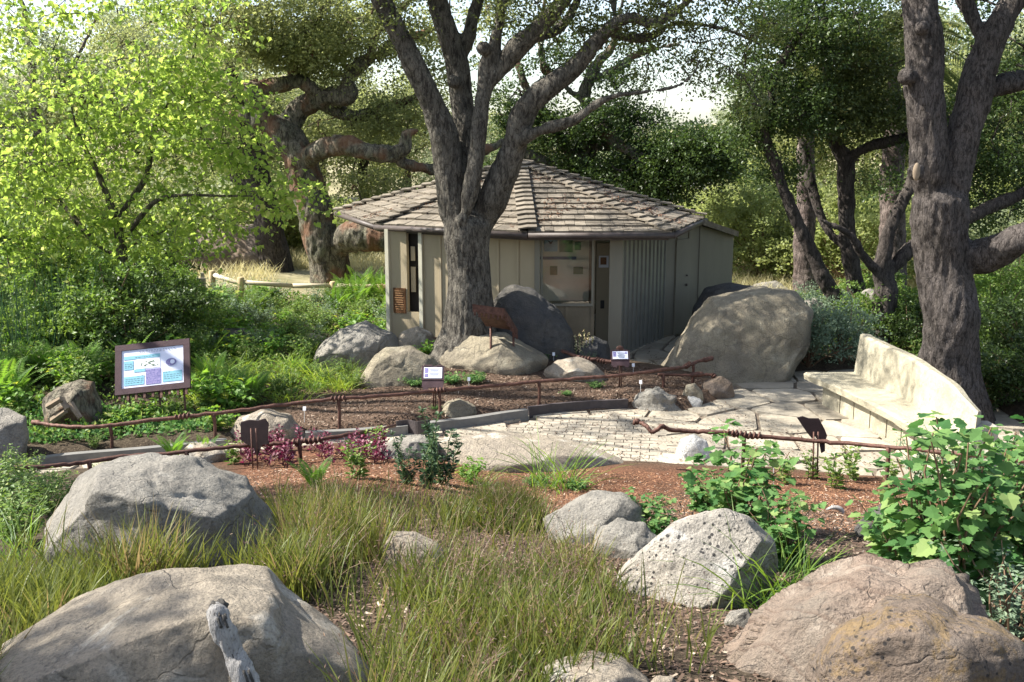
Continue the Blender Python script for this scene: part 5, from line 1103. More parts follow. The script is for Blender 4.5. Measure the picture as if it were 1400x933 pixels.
def rail(pts, label, posts=(), knots=(), rad=.026, mat='rust', endpoints=True, flare=None):
    """pts: (px, rail row, ground row)"""
    W = []
    for a, b_, g_r in pts: W.append(at(a, b_, g1(a, g_r)[1]))
    W = np.array(W); c_ = W[len(W) // 2]; t_ = thing('garden_rail', (c_[0], c_[1], terr(c_[0], c_[1])[0]), label, 'rail')
    Pn = catmull(W, 8); Pn = Pn + rng.normal(0, .004, Pn.shape); rr = np.full(len(Pn), rad) * (1 + .12 * vn(Pn * 5, 3))
    if flare: 
        for i_, f_ in flare: rr[i_] *= f_
    mb = MB(); V, Fs = tube(Pn, rr, 10); mb.add(V, Fs); mb.build('bar', M[mat], t_, smooth=True)
    pr_ = proj(W)[0]
    for px_, row in posts:
        j = np.argmin(np.abs(proj(Pn)[0] - px_)); p = Pn[j]; mb = MB(); mb.tube([p - [0, 0, 0], (p[0] + .01, p[1], p[2] - .2), (p[0] - .01, p[1], min(terr(p[0], p[1])[0], p[2] - .1) - .1)], [.028, .022, .026], 8, res=3); mb.build('post', M[mat], t_, smooth=True)
    for px_ in knots:
        j = int(np.clip(np.argmin(np.abs(proj(Pn)[0] - px_)), 1, len(Pn) - 2)); p = Pn[j]; d = Pn[j + 1] - Pn[j - 1]; d /= np.linalg.norm(d); u = np.cross(d, [0, 0, 1.]); u /= np.linalg.norm(u); w_ = np.cross(u, d)
        cc = [p + d * (s_ * .013 - .06) + (rad + .008) * (math.cos(s_ * 1.15) * u + math.sin(s_ * 1.15) * w_) for s_ in np.arange(0, 10, .5)] 
        cc = [p + d * (s_ * .016 - .10) + (rad + .008) * (math.cos(s_ * 1.9) * u + math.sin(s_ * 1.9) * w_) for s_ in np.arange(0, 13, .4)]
        mb = MB(); mb.tube(cc, .013, 6); mb.build('wire_wrap', M[mat], t_, smooth=True)
    return t_
rail([(45, 577, 600), (62, 580, 602), (85, 583, 606), (120, 584, 610), (165, 580, 612), (250, 570, 606), (330, 561, 603), (400, 552, 600), (463, 545, 599), (530, 541, 590), (600, 534, 578), (670, 528, 570), (737, 522, 562), (800, 517, 556), (850, 513, 552), (905, 506, 540), (935, 502, 530), (955, 494, 525), (975, 490, 522)],
     'long rusty handrail running behind the path from the left boulder to the pavilion', posts=((150, 0), (287, 0), (463, 0), (598, 0), (737, 0), (948, 0)), knots=(255, 463, 600, 940), flare=[(slice(-6, None), 1.5), (slice(0, 5), 1.4)])
rail([(20, 640, 668), (78, 637, 664), (150, 627, 655), (230, 620, 648), (330, 610, 640), (380, 607, 636), (420, 603, 632), (480, 594, 624), (520, 587, 618), (540, 582, 612)], 'low dark rusty rail passing behind the purple leaved plants', posts=((120, 0), (260, 0), (410, 0), (500, 0)), knots=(400, 425, 515), rad=.024)
rail([(866, 577, 640), (874, 577, 640), (884, 583, 642), (893, 591, 643), (905, 583, 643), (918, 588, 644), (950, 590, 645), (985, 592, 648), (1030, 596, 650), (1100, 602, 655), (1160, 607, 662), (1250, 614, 676), (1340, 624, 694), (1420, 632, 712)], 'patio rail with a curled twisted end crossing before the flagstones', posts=((1018, 0), (1210, 0)), knots=(1005, 1020, 1033), rad=.024, flare=[(slice(0, 8), 1.6)])
rail([(768, 480, 500), (785, 486, 505), (800, 490, 508), (820, 493, 510), (838, 495, 514)], 'short twisted rusty rail beside the pavilion entrance rocks', posts=((808, 0),), knots=(800, 822), rad=.028)
rail([(900, 512, 530), (925, 513, 530), (945, 513, 530), (958, 512, 529), (972, 513, 529), (977, 515, 530)], 'lower ornamental rusty rail with a bulb end over the brown stone', posts=((905, 0),), rad=.022, flare=[(slice(16, 26), 1.9), (slice(-6, None), 2.0)])
rail([(403, 447, 462), (418, 452, 465), (430, 454, 466), (447, 460, 470)], 'short twisted rusty rail among leaves left of the mottled boulder', posts=((420, 0),), knots=(432,), rad=.026)
rail([(578, 460, 474), (595, 463, 476), (625, 465, 478)], 'dark rusty rail stub at the base of the central oak', posts=((590, 0),), rad=.026)
# wooden fence and bench back
wfn = thing('wooden_fence', g1(327, 408), 'low round post and rail timber fence before the rock face', 'fence')
YF = g1(290, 408)[1]; YF2 = YF - .8
for (a, t0, b_, y_) in ((290, 370, 412, YF), (329, 379, 410, YF2), (455, 385, 408, YF2 + .6), (520, 388, 408, YF2 + .6)):
    p, q = at(a, t0, y_), at(a, b_, y_); mb = MB(); mb.tube([p, p - [0, 0, .02], q - [0, 0, .2]], [.055, .075, .08], 10); mb.build('post', M['timber'], wfn, smooth=True)
for (a, b_) in (((292, 376, YF), (328, 388, YF2)), ((330, 386, YF2), (400, 391, YF2 + .3)), ((400, 391, YF2 + .3), (455, 391, YF2 + .6)), ((455, 391, YF2 + .6), (540, 392, YF2 + .6))):
    mb = MB(); mb.tube([at(*a), at(*b_)], [.055, .05], 10); mb.build('rail', M['timber_pale'], wfn, smooth=True)
yb_ = YF - .5; wb = thing('wooden_bench', at(265, 412, yb_), 'weathered wooden bench back next to the timber fence post', 'bench')
p, q = at(248, 380, yb_), at(282, 400, yb_)
for k in range(2):
    mb = MB(); zc_ = q[2] + (p[2] - q[2]) * (.25 + .5 * k); mb.box(((p[0] + q[0]) / 2 - .25, yb_, zc_), (q[0] - p[0] + .5, .05, (p[2] - q[2]) * .46)); mb.build('back_slat', M['bench_wood'], wb)
mb = MB(); mb.box(((p[0] + q[0]) / 2 - .25, yb_ - .25, q[2] - .12), (q[0] - p[0] + .5, .45, .05)); mb.build('seat', M['bench_wood'], wb)
for xx in (p[0] - .4, q[0] - .08):
    mb = MB(); mb.box((xx, yb_ + .04, q[2] - .05), (.07, .06, 1.0)); mb.build('leg', M['bench_wood'], wb)
# plant tags
def plant_tag(px_, top, base, label, mat='paper_white', w_=.045, h_=.06):
    g_ = g1(px_, base); t_ = thing('plant_tag', g_, label, 'tag', 'small white plant labels on stakes'); p = at(px_, top, g_[1])
    mb = MB(); mb.box((p[0], p[1], p[2] - h_ / 2), (w_, .004, h_), rx=R(-20)); mb.build('plate', M[mat], t_); mb = MB(); mb.tube([p + [0, .006, -.02], (g_[0], g_[1] + .01, g_[2] - .05)], .005, 5); mb.build('stake', M['tag_metal'], t_)
for a, t0, b_, lab in ((641, 516, 533, 'white plant label in the green mound beside the small plaque'), (757, 482, 494, 'white stake label on the mulch behind the flat pale rock'), (707, 493, 506, 'white stake label in front of the sunlit flat boulder'), (488, 512, 524, 'white stake label in front of the greenish cream boulder'), (416, 556, 578, 'grey plant label behind the rail near the light kerb boulder'), (876, 520, 538, 'white plant label behind the pitted grey rock'), (866, 497, 510, 'white label beside the plaque with the finial'), (1058, 630, 668, 'grey plant label on the patio edge beside the milky flowered plants')): plant_tag(a, t0, b_, lab)
g_ = at(491, 925, 4.2); tg = thing('plant_tag', (g_[0], g_[1], terr(g_[0], g_[1])[0]), 'tilted white paper label at the right end of the driftwood boulder', 'tag')
fr_ = panel_frame(491, 926, 4.2, R(10), R(30), R(25)); part(fr_, [((0, 0, 0), (.085, .003, .06))], 'plate', 'paper_white', tg); part(fr_, [((-.01, -.003, .015 - .012 * j), (.04, .002, .003)) for j in range(3)], 'text_lines', 'ink_text', tg); part(fr_, [((0, .01, -.12), (.01, .006, .24))], 'stake', 'tag_metal', tg)
# drain pipe through the leafy shrub and mulch stick
mb = MB(); mb.tube([at(1230, 703, 8.8), at(1300, 706, 8.7), (at(1400, 708, 8.6)), at(1460, 708, 8.6)], .02, 8); o = mb.build('metal_pipe', M['tag_metal'], origin=at(1300, 706, 8.7), smooth=True); tag(o, 'thin pale metal pipe lying in the mulch behind the leafy shrub', 'pipe')
mb = MB(); mb.tube([at(1130, 697, 8.9), at(1140, 694, 8.9), at(1150, 697, 8.9), at(1153, 708, 8.9)], [.01, .02, .022, .015], 8, res=4); o = mb.build('bent_stick', M['drift_wood'], origin=at(1145, 700, 8.9), smooth=True); tag(o, 'bent pale grey stick on the orange mulch', 'stick')
# ------------------------------------------------------------------ plants
PR = {}
def proto(name, parts_):
    t_ = bpy.data.objects.new(name, None); col.objects.link(t_); t_.location = (0, 0, 0)
    for nm, V, Fs, mat, r in parts_: mk(nm, V, Fs, M[mat], t_, origin=(0, 0, 0), rnd=r)
    return t_
def curve_dirs(pts):
    d = np.gradient(pts, axis=0); return d / (np.linalg.norm(d, axis=1)[:, None] + 1e-9)
def fern(seed, n_=12, L=.8, up=.95, pin=.12, mat='leaf_fern', pairs=22):
    random.seed(seed); ps = []; mb = MB()
    for k in range(n_):
        az = k * 2.4 + random.uniform(-.3, .3); el_ = random.uniform(.95, 1.45) * up; l_ = L * random.uniform(.7, 1.1); tt = np.linspace(0, 1, 9); h_ = np.array([math.cos(az), math.sin(az)])
        rr = l_ * (np.cos(el_) * tt + .22 * tt ** 2); zz = l_ * (np.sin(el_) * tt - .25 * tt ** 2.4); pts = np.c_[rr[:, None] * h_, zz]
        mb.tube(pts, np.linspace(.006, .002, 9), 4, cap=False)
        t2 = np.linspace(.12, .99, pairs); pp = np.array([np.interp(t2, tt, pts[:, q]) for q in range(3)]).T; dd = curve_dirs(pp); sd_ = np.cross(dd, [0, 0, 1.]); sd_ /= np.linalg.norm(sd_, axis=1)[:, None] + 1e-9; nn = np.cross(sd_, dd)
        ln = pin * np.sin(np.pi * (t2 * .86 + .14)) ** .7 * l_ / L + .01; rv = np.full(len(pp), random.random())
        for s_ in (-1, 1): ps.append(place((OV2[0] * [.42, 1, 1], OV2[1]), pp, sd_ * s_ + dd * .35 + [0, 0, -.12], nn, ln, rv * .8 + .2 * rng.random(len(pp))))
    V, Fs, r = join(ps); return proto('fern', [('fronds', V, Fs, mat, r), ('stalks', np.concatenate(mb.V), mb.F, 'stem_green', None)])
def blades(base, d, L, wd, bend, seg=4, rnd=None):
    """arching strips; base (n,3), d (n,3) start direction, L, wd (n,)"""
    n_ = len(base); d = d / np.linalg.norm(d, axis=1)[:, None]; hz = d * [1, 1, 0]; hz = hz / (np.linalg.norm(hz, axis=1)[:, None] + 1e-6); sd_ = np.cross(d, [0, 0, 1.]) + rng.normal(size=(n_, 3)) * .3; sd_ /= np.linalg.norm(sd_, axis=1)[:, None] + 1e-9
    rows = []; p = base.copy(); dd = d.copy()
    for k in range(seg + 1):
        t = k / seg; w_ = wd * (1 - t) ** .6 * (.7 + .6 * t) if k < seg else wd * .05
        rows.append(p - sd_ * w_[:, None] / 2); rows.append(p + sd_ * w_[:, None] / 2)
        dd = dd + hz * (bend / seg)[:, None] + np.array([0, 0, -1.]) * (bend * t * 1.3 / seg)[:, None]; dd /= np.linalg.norm(dd, axis=1)[:, None]; p = p + dd * (L / seg)[:, None]
    V = np.stack(rows, 1); fs = np.array([(2 * k, 2 * k + 1, 2 * k + 3, 2 * k + 2) for k in range(seg)]); Fq = fs[None] + (np.arange(n_) * 2 * (seg + 1))[:, None, None]
    r = rng.random(n_) if rnd is None else rnd; return V.reshape(-1, 3), Fq.reshape(-1, 4), np.repeat(r, 2 * (seg + 1))
def tuft(name, n_, L, wd, bend, mat, spread=.12, up=1.2, part='blades'):
    b_ = np.c_[rng.normal(0, spread, (n_, 2)), np.zeros(n_)]; d = rdir(n_, 0) * [1, 1, 0] + [0, 0, up]; d[:, :2] += b_[:, :2] * 2
    V, Fs, r = blades(b_, d, L * rng.uniform(.55, 1.1, n_), wd * rng.uniform(.7, 1.2, n_), bend * rng.uniform(.4, 1.3, n_)); return proto(name, [(part, V, Fs, mat, r)])
def bushlet(name, n_st, H, spread, leaf, mat, T=OVAL, per=26, stem='stem_brown', ls=.05, drp=.0, top=.25, flat=.5):
    mb = MB(); ps = []
    for k in range(n_st):
        az = random.uniform(0, 6.28); l_ = H * random.uniform(.6, 1.0); lean = spread * random.uniform(.1, 1); h_ = np.array([math.cos(az), math.sin(az)]); tt = np.linspace(0, 1, 6)
        pts = np.c_[(lean * tt ** 1.3)[:, None] * h_ + h_ * .03, l_ * tt]; pts[1:, :2] += rng.normal(0, .02, (5, 2)); mb.tube(pts, np.linspace(.008, .003, 6) * (H / .7) ** .5, 5, cap=False)
        t2 = np.clip(rng.uniform(top, 1.15, per), 0, 1); pp = np.array([np.interp(t2, tt, pts[:, q]) for q in range(3)]).T; a2 = rng.uniform(0, 6.28, per); out = np.c_[np.cos(a2), np.sin(a2), rng.uniform(-.25, .5, per) - drp]
        pet = ls * rng.uniform(.3, 1.2, per)
        nn = np.c_[np.cos(a2) * .5, np.sin(a2) * .5, np.ones(per)] + rng.normal(size=(per, 3)) * .3
        o2 = out.copy(); o2[:, 2] -= .25
        ps.append(place(T, pp + out * pet[:, None], o2 + rng.normal(size=(per, 3)) * .2, nn, leaf * rng.uniform(.55, 1.2, per) * (1.1 - .45 * t2), None))
    V, Fs, r = join(ps); return proto(name, [('leaves', V, Fs, mat, r), ('stems', np.concatenate(mb.V), mb.F, stem, None)])
fern_a, fern_b = fern(1), fern(2, 10, .9, 1.0, .11); fern_d = fern(3, 16, .5, .8, .09, 'leaf_darkfern', 20)
sprig = bushlet('dark_sprig', 5, .55, .16, .055, 'leaf_darkfern', T=OV2, per=95, ls=.012, stem='stem_green', top=.06, drp=-.35)
lily = tuft('lily_plant', 70, .5, .016, .9, 'blade_lily'); lily2 = tuft('grass_tuft', 90, .55, .010, .8, 'blade_green', .09)
herb = bushlet('herb_plant', 16, .42, .25, .055, 'leaf_lush', per=34, ls=.04, stem='stem_green'); herb2 = bushlet('herb_plant', 14, .5, .3, .06, 'leaf_greygreen', per=30, ls=.04, stem='stem_green')
herb3 = bushlet('leafy_plant', 12, .38, .3, .10, 'leaf_fern', T=MAPLE, per=16, ls=.05, stem='stem_green', top=.4)
mound = bushlet('leafy_mound', 26, .18, .26, .06, 'leaf_grape', T=MAPLE, per=14, ls=.03, stem='stem_green', top=.4)
purple = bushlet('purple_plant', 2, .32, .05, .055, 'leaf_purple', T=OV2, per=18, ls=.01, stem='leaf_purple', top=.1, drp=-.6)
upright = bushlet('upright_plant', 6, .45, .16, .11, 'leaf_lush', T=OV2, per=22, ls=.02, stem='stem_green', top=.1, drp=-.5)
grape = bushlet('shrub', 22, 1.02, .36, .10, 'leaf_grape', T=GRAPE, per=34, ls=.08, top=.12); grape2 = bushlet('shrub', 14, .66, .34, .095, 'leaf_grape', T=GRAPE, per=26, ls=.08, top=.12)
grey = bushlet('shrub', 16, .55, .4, .045, 'leaf_greygreen', per=50, ls=.03, top=.1)
def dome(n_c, H, Rd, leaf, mat, per, cr, stem='stem_brown'):
    c_ = ellip((0, 0, H * .5), (Rd, Rd, H * .5), n_c, .35); c_[:, 2] = np.abs(c_[:, 2]) + .03; c_ += rng.normal(0, .12 * Rd, c_.shape); c_[:, 2] = np.maximum(c_[:, 2], .05)
    V, Fs, r = foliage(c_, rng.uniform(*cr, n_c), per, leaf); mb = MB()
    for k in range(min(n_c, 34)): mb.tube([(0, 0, -.05), c_[k] * [.35, .35, .5] + rng.normal(0, .04, 3), c_[k]], [.02, .013, .004], 5, cap=False, res=3)
    return proto('bush', [('leaves', V, Fs, mat, r), ('stems', np.concatenate(mb.V), mb.F, stem, None)])
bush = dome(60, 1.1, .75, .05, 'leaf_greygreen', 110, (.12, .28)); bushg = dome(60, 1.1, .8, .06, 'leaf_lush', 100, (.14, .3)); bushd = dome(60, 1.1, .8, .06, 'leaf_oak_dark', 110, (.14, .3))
bushy = dome(90, 2.3, 1.7, .10, 'leaf_yellow', 110, (.25, .55)); bushf = dome(80, 2.4, 1.8, .12, 'leaf_olive', 110, (.3, .6)); busho = dome(80, 2.4, 1.8, .12, 'leaf_far', 110, (.3, .6))
PROTOS = [sprig, fern_a, fern_b, fern_d, lily, lily2, herb, herb2, herb3, mound, purple, upright, grape, grape2, grey, bush, bushg, bushy, bushd, bushf, busho]
def put(p, px_, row, s=1.0, label=None, cat='plant', group=None, name=None, rz=None, xyz=None):
    g_ = g1(px_, row) if xyz is None else xyz; o = dup(p, g_ - [0, 0, .02], random.uniform(0, 6.28) if rz is None else rz, s * (1 if group is None else random.uniform(.85, 1.15)), label, group); o['category'] = cat
    if name: o.name = name
    return o
random.seed(11)
# singles the photo picks out
put(grape, 1290, 850, 1.12, 'tall lobed leaf shrub with reddish stems behind the lichen boulder', 'shrub'); put(grape, 1370, 800, 1.0, 'lobed leaf shrub crossing the frame edge below the bench end', 'shrub'); put(grape2, 1235, 800, 1.0, 'lower lobed leaf shrub above the layered slab boulder', 'shrub')
put(grape2, 1010, 735, 1.25, 'broad lobed leaf shrub behind the white lichen boulder', 'shrub'); put(grape2, 1068, 775, .85, 'lobed leaf shrub spilling right of the white lichen boulder', 'shrub'); put(grape2, 893, 745, .62, 'small lobed leaf plant with pale leaves left of the white lichen boulder', 'shrub'); put(grape2, 960, 700, .7, 'lobed leaf sprigs near the round white stone', 'shrub')
put(grey, 1375, 880, 1.0, 'small leaved grey green shrub below the tall lobed leaf shrub', 'shrub'); put(grey, 1395, 850, .8, 'grey green shrub at the frame edge beside the lichen boulder', 'shrub')
put(herb2, 1262, 660, 1.3, 'pale sunlit bush in front of the bench seat', 'bush'); put(herb2, 1310, 668, 1.2, 'pale sunlit bush against the bench end', 'bush'); put(herb2, 1390, 665, 1.1, 'greyish sprigs beside the rubble end of the bench', 'bush')
put(lily2, 762, 668, 1.5, 'arching iris tuft standing alone in red mulch', 'plant'); put(mound, 735, 664, .7, 'low frilly green plant left of the arching iris tuft', 'plant'); put(mound, 788, 668, .7, 'low frilly green plant right of the arching iris tuft', 'plant'); put(lily2, 655, 665, .75, 'small grassy clump with a pale flower near the flat slab', 'plant'); put(herb3, 640, 660, .7, 'soft green herb beside the small grassy clump', 'plant')
put(sprig, 583, 668, 1.2, 'dark spiky fern like plant before the flat slab', 'fern'); put(sprig, 604, 662, 1.5, 'dark upright fern like plant tallest at the grass edge', 'fern'); put(sprig, 556, 662, 1.0, 'thin stemmed dark green plant left of the spiky fern', 'plant'); put(upright, 487, 655, .9, 'slim green plant right of the purple leaved rows', 'plant'); put(fern_a, 430, 668, .5, 'bright green fern tuft rising from the red mulch', 'fern'); put(upright, 515, 622, .8, 'thin green sprig at the end of the low rusty rail', 'plant')
put(fern_a, 238, 628, .55, 'pale fern sprig behind the shaded grey boulder', 'fern'); put(fern_b, 280, 628, .5, 'fern sprig beside the low pale path rock', 'fern'); put(upright, 318, 635, .7, 'green sprig beneath the near black plaque back', 'plant')
put(mound, 617, 524, .95, 'green frilly mound right of the small plaque', 'plant'); put(mound, 650, 524, 1.05, 'green frilly mound with a white label', 'plant'); put(mound, 568, 528, .9, 'green frilly mound left of the small plaque', 'plant'); put(herb3, 578, 492, .9, 'bright yellow green leafy plant between the cream boulders', 'plant')
put(mound, 725, 490, 1.0, 'grey green mound at the foot of the dark rounded boulder', 'plant'); put(mound, 748, 492, .8, 'second grey green mound beside a white stake', 'plant'); put(herb2, 805, 496, .45, 'small herb near the pavilion rock', 'plant'); put(mound, 815, 530, .6, 'tiny green plant in bark behind the handrail', 'plant'); put(mound, 775, 540, .45, 'sparse green sprout near the steel edging', 'plant'); put(mound, 596, 560, .4, 'small sprout beside the buff rock', 'plant')
for a, r_, s_, lab in ((1110, 655, .75, 'white flowered upright plant left of the plaque back'), (1142, 668, .85, 'bright upright plant in mulch under the plaque back'), (1165, 655, .9, 'upright leafy plant at the flagstone edge'), (1075, 662, .7, 'slender plant beside the grey plant label'), (1215, 665, .75, 'sprig right of the flagstone edge plants')): put(upright, a, r_, s_, lab)
g_ = g1(798, 492); mb = MB(); ps = []
for k in range(5):
    xx = -.12 + .06 * k; h_ = .42 + .12 * (1 - abs(k - 2) / 2); mb.tube([(xx, 0, 0), (xx * 1.3, 0, h_)], .006, 5); n_ = 34; t2 = rng.uniform(.3, 1, n_); ps.append(place((OVAL[0], OVAL[1]), np.c_[xx * (1 + .3 * t2), rng.normal(0, .01, n_), h_ * t2], rdir(n_, .3), rdir(n_), .042))
V, Fs, r = join(ps); fl_ = proto('flower_spike', [('blossoms', V, Fs, 'flower_cream', r), ('stems', np.concatenate(mb.V), mb.F, 'stem_green', None)]); fl_.location = g_; tag(fl_, 'cream flower spikes lit in front of the shaded display window', 'flower')
# purple rows
n_p = 0
for k in range(44):
    a = random.uniform(332, 528); r_ = random.uniform(615, 640) - (a - 330) * .02; put(purple, a, r_, 1.2, 'dark red purple leaved stalk in the row below the low rusty rail', 'plant', 'purple leaved stalks along the low rail')
# bushes right and back
for a, r_, s_, p, lab in ((1105, 500, 1.0, bush, 'dense sunlit grey green bush beside the huge buff boulder'), (1150, 495, .95, bush, 'dense bush left of the bench backrest'), (1185, 470, 1.0, bushg, 'green bush behind the bench backrest top'), (1125, 455, .9, bush, 'loose bush under the leaning dark oak'), (1215, 455, 1.0, bushg, 'bright bush between the forked dark trunks and the massive oak'), (1240, 480, .9, bushd, 'dark bush behind the middle of the stone bench'), (1360, 480, 1.1, bushg, 'green bush right of the massive oak trunk'), (1400, 500, 1.2, bushd, 'dark bush behind the bench end at the frame edge'), (1375, 430, 1.2, bushg, 'sunny bush beyond the massive oak'), (1350, 560, .8, bushd, 'dark low bush at the back of the bench end'), (1445, 470, 1.2, bushg, 'bush outside the right frame edge'), (1190, 430, 1.0, bushg, 'leafy bush around the forked trunk base'), (1430, 560, 1.0, bushd, 'shaded bush past the bench end'), (1320, 420, 1.1, bushg, 'bush hidden mostly by the massive oak')): put(p, a, r_, s_, lab, 'bush')
for a, y_, s_, lab in ((1000, 33, 1.1, 'yellow green sunlit bush over the side roof'), (1040, 30, 1.15, 'yellow green bush left of the leaning oak'), (965, 37, .9, 'yellow bush peeking behind the pavilion roof end'), (1070, 36, 1.0, 'yellow green bush between leaning oak and palm trunk'), (1010, 42, 1.3, 'distant yellow bush below the sky gap'), (1085, 44, 1.3, 'distant yellow green bush beyond the palm'), (1330, 34, 1.3, 'yellow green bush past the massive oak'), (1380, 38, 1.4, 'far yellow green bush at the right edge')): put(bushy, 0, 0, s_, lab, 'bush', xyz=onground((a - 700) / F * y_, y_))
for a, y_, s_, lab in ((480, 34, .8, 'sunlit bush seen under the thick low limb'), (515, 36, .7, 'pale bush between the low limb and the pavilion post'), (210, 30, 1.0, 'bush behind the maple stem'), (130, 31, 1.1, 'bush left of the maple stem'), (40, 29, 1.2, 'bush at the left edge behind reeds'), (-30, 27, 1.2, 'bush just outside the left edge'), (420, 38, .9, 'far bush behind the gnarled trunk'), (620, 36, 1.0, 'bush hidden behind the pavilion and oak'), (560, 36, 1.0, 'bush right of the low thick limb')): put(bushy if a in (480, 515) else bushg, 0, 0, s_ * (1 if a in (480, 515) else 1.8), lab, 'bush', xyz=onground((a - 700) / F * y_, y_))
for k in range(44):
    y_ = random.uniform(27.5, 44); a = random.uniform(-150, 380) if k < 30 else random.uniform(1080, 1500)
    if 225 < a < 400 and y_ < 31.5: y_ += 5
    p_ = random.choice((bushf, busho, bushy, bushf)); o = dup(p_, onground((a - 700) / F * y_, y_), random.uniform(0, 6), random.uniform(.75, 1.2), 'rounded wild bush massed on the slope beyond the garden', 'wild bushes massed beyond the garden'); o['category'] = 'bush'
for a, y_, s_, lab in ((60, 17.5, 1.2, 'bushy green thicket in front of the maple left of its stem'), (135, 17.3, 1.35, 'tall bushy thicket hiding the foot of the maple stem'), (195, 17.6, 1.3, 'dark leafy thicket right of the maple foot'), (245, 18.5, 1.0, 'leafy thicket between the maple and the wooden fence'), (10, 19, 1.5, 'tall thicket at the left edge beneath the maple crown'), (100, 20.5, 1.6, 'tall thicket behind the maple stem'), (170, 16.6, .8, 'low bush before the maple thicket')): put(bushd if a in (195, 170) else bushg, 0, 0, s_, lab, 'bush', xyz=onground((a - 700) / F * y_, y_))
# maple base thicket
for a, r_, s_ in ((150, 410, 1.3), (200, 400, 1.3), (230, 420, 1.0), (175, 430, 1.0), (120, 425, 1.2)): put(bushg if a != 200 else bushd, a, r_, s_, 'green bush in the thicket around the maple stem', 'bush', 'bushes thick around the maple stem')
# ferns on the left bank
for k in range(36):
    a = random.uniform(-20, 350); r_ = random.uniform(445, 560)
    if 30 < a < 150 and r_ > 545: continue
    if 150 < a < 265 and r_ > 515: continue
    put(random.choice((fern_a, fern_b)), a, r_, random.uniform(.75, 1.1), 'bright green fern in the dense bed behind the large information panel', 'fern', 'ferns in the left garden bed')
for k in range(70):
    a = random.uniform(270, 530); r_ = random.uniform(408, 462) if k < 48 else random.uniform(462, 500)
    if r_ > 462: a = random.uniform(270, 430)
    put(random.choice((herb, herb2, herb3, herb)), a, r_, random.uniform(.9, 1.35), 'small leaved herb in the green bed between fence and boulders', 'plant', 'herbs filling the bed by the fence')
for k in range(95):
    a = random.uniform(-40, 340); r_ = random.uniform(425, 570)
    if 30 < a < 150 and r_ > 545: continue
    if 140 < a < 275 and r_ > 525: continue
    o = put(random.choice((herb, herb3, herb, lily2)), a, r_, random.uniform(1.1, 1.8), 'mixed leafy green plant among the ferns of the left bed', 'plant', 'leafy plants among the ferns')
for k in range(26):
    a = random.uniform(455, 535); r_ = random.uniform(402, 430); put(random.choice((lily2, fern_b)), a, r_, random.uniform(.9, 1.3), 'upright strappy plant left of the pavilion post', 'plant', 'strappy plants left of the pavilion')
for k in range(52):
    a = random.uniform(262, 490); r_ = random.uniform(505, 560) - max(0, (a - 380)) * .28; put(random.choice((lily, lily, lily2, herb)), a, r_, random.uniform(.7, 1.0), 'yellow green lily clump in the bed behind the handrail', 'plant', 'lily clumps behind the handrail')
for k in range(34):
    a = random.uniform(-60, 330); r_ = random.uniform(560, 590); 
    if 45 < a < 140: continue
    put(random.choice((herb, herb3, mound, lily)), a, r_, random.uniform(.5, .85), 'low green plant beneath the handrail', 'plant', 'low plants under the handrail')
for a, r_, s_, lab in ((25, 700, 1.2, 'pale leafy weed left of the shaded grey boulder'), (60, 690, .9, 'lime green weed touching the shaded grey boulder'), (-10, 720, 1.3, 'lime green weeds at the left frame edge'), (140, 650, .5, 'little weed on the path edge behind the shaded boulder'), (40, 655, .8, 'feathery weed next to the left kerb'), (75, 705, 1.0, 'leafy weed at the foot of the shaded grey boulder'), (30, 745, 1.1, 'weed growing through the grass at the left'), (5, 680, 1.3, 'bushy lime weed beside the left frame boulder'), (130, 612, .5, 'tall thin weed below the information panel')): put(herb, a, r_, s_, lab)
for a, r_, s_, lab in ((1050, 835, 1.2, 'arching grass clump between the white and the layered boulder'), (1085, 820, 1.0, 'second arching grass clump above the layered boulder'), (20, 770, 1.0, 'arching dark grass clump at the left edge')): put(lily2, a, r_, s_, lab)
for p in PROTOS:
    for c_ in list(p.children): bpy.data.objects.remove(c_)
    bpy.data.objects.remove(p)
# mossy stump with split wood
g_ = g1(95, 590); st = thing('tree_stump', g_, 'mossy hollow stump with split dark wood left of the information panel', 'stump')
rk = rock([(60, 570), (62, 548), (78, 535), (105, 523), (128, 525), (138, 548), (142, 575)], 588, 'rock_dark', 'x', 'body', seed=171, rough=.1)
wm_ = rk.location.copy(); del rk['label']; rk.parent = st; rk.location = wm_ - st.location; rk.data.materials[0] = M['bark_gnarled']
for k, (a0, b0, a1, b1) in enumerate(((66, 556, 84, 545), (84, 545, 92, 560), (96, 552, 110, 572), (72, 575, 90, 562))):
    mb = MB(); mb.tube([at(a0, b0, g_[1] - .1), at(a1, b1, g_[1] - .18)], [.05, .035], 6); mb.build('split_wood', M['cut_wood'], st)
# ------------------------------------------------------------------ scattered stuff
def scatter(poly_px, n_, xr, yr, avoid=()):
    out = []; tot = 0
    while tot < n_:
        x_ = rng.uniform(*xr, n_ * 2); y_ = rng.uniform(*yr, n_ * 2); z_ = terr(x_, y_); a, b_ = proj(np.c_[x_, y_, z_]); ok = inpoly(a, b_, poly_px)
        for v_ in avoid: ok &= ~inpoly(a, b_, v_)
        if ok.sum() == 0: break
        out.append(np.c_[x_, y_, z_][ok]); tot += ok.sum()
    return np.concatenate(out)[:n_]
GR = [(375, 705), (440, 690), (560, 690), (680, 685), (745, 715), (770, 770), (845, 830), (930, 860), (985, 880), (960, 925), (870, 935), (760, 960), (700, 1100), (480, 1100), (500, 920), (450, 850), (400, 800), (385, 770)]
GL = [(-60, 790), (50, 770), (110, 790), (240, 800), (390, 800), (400, 770), (440, 780), (420, 830), (300, 800), (180, 830), (60, 900), (0, 960), (-100, 1100)]
hole = [(515, 800), (525, 755), (605, 755), (630, 780), (615, 805)]
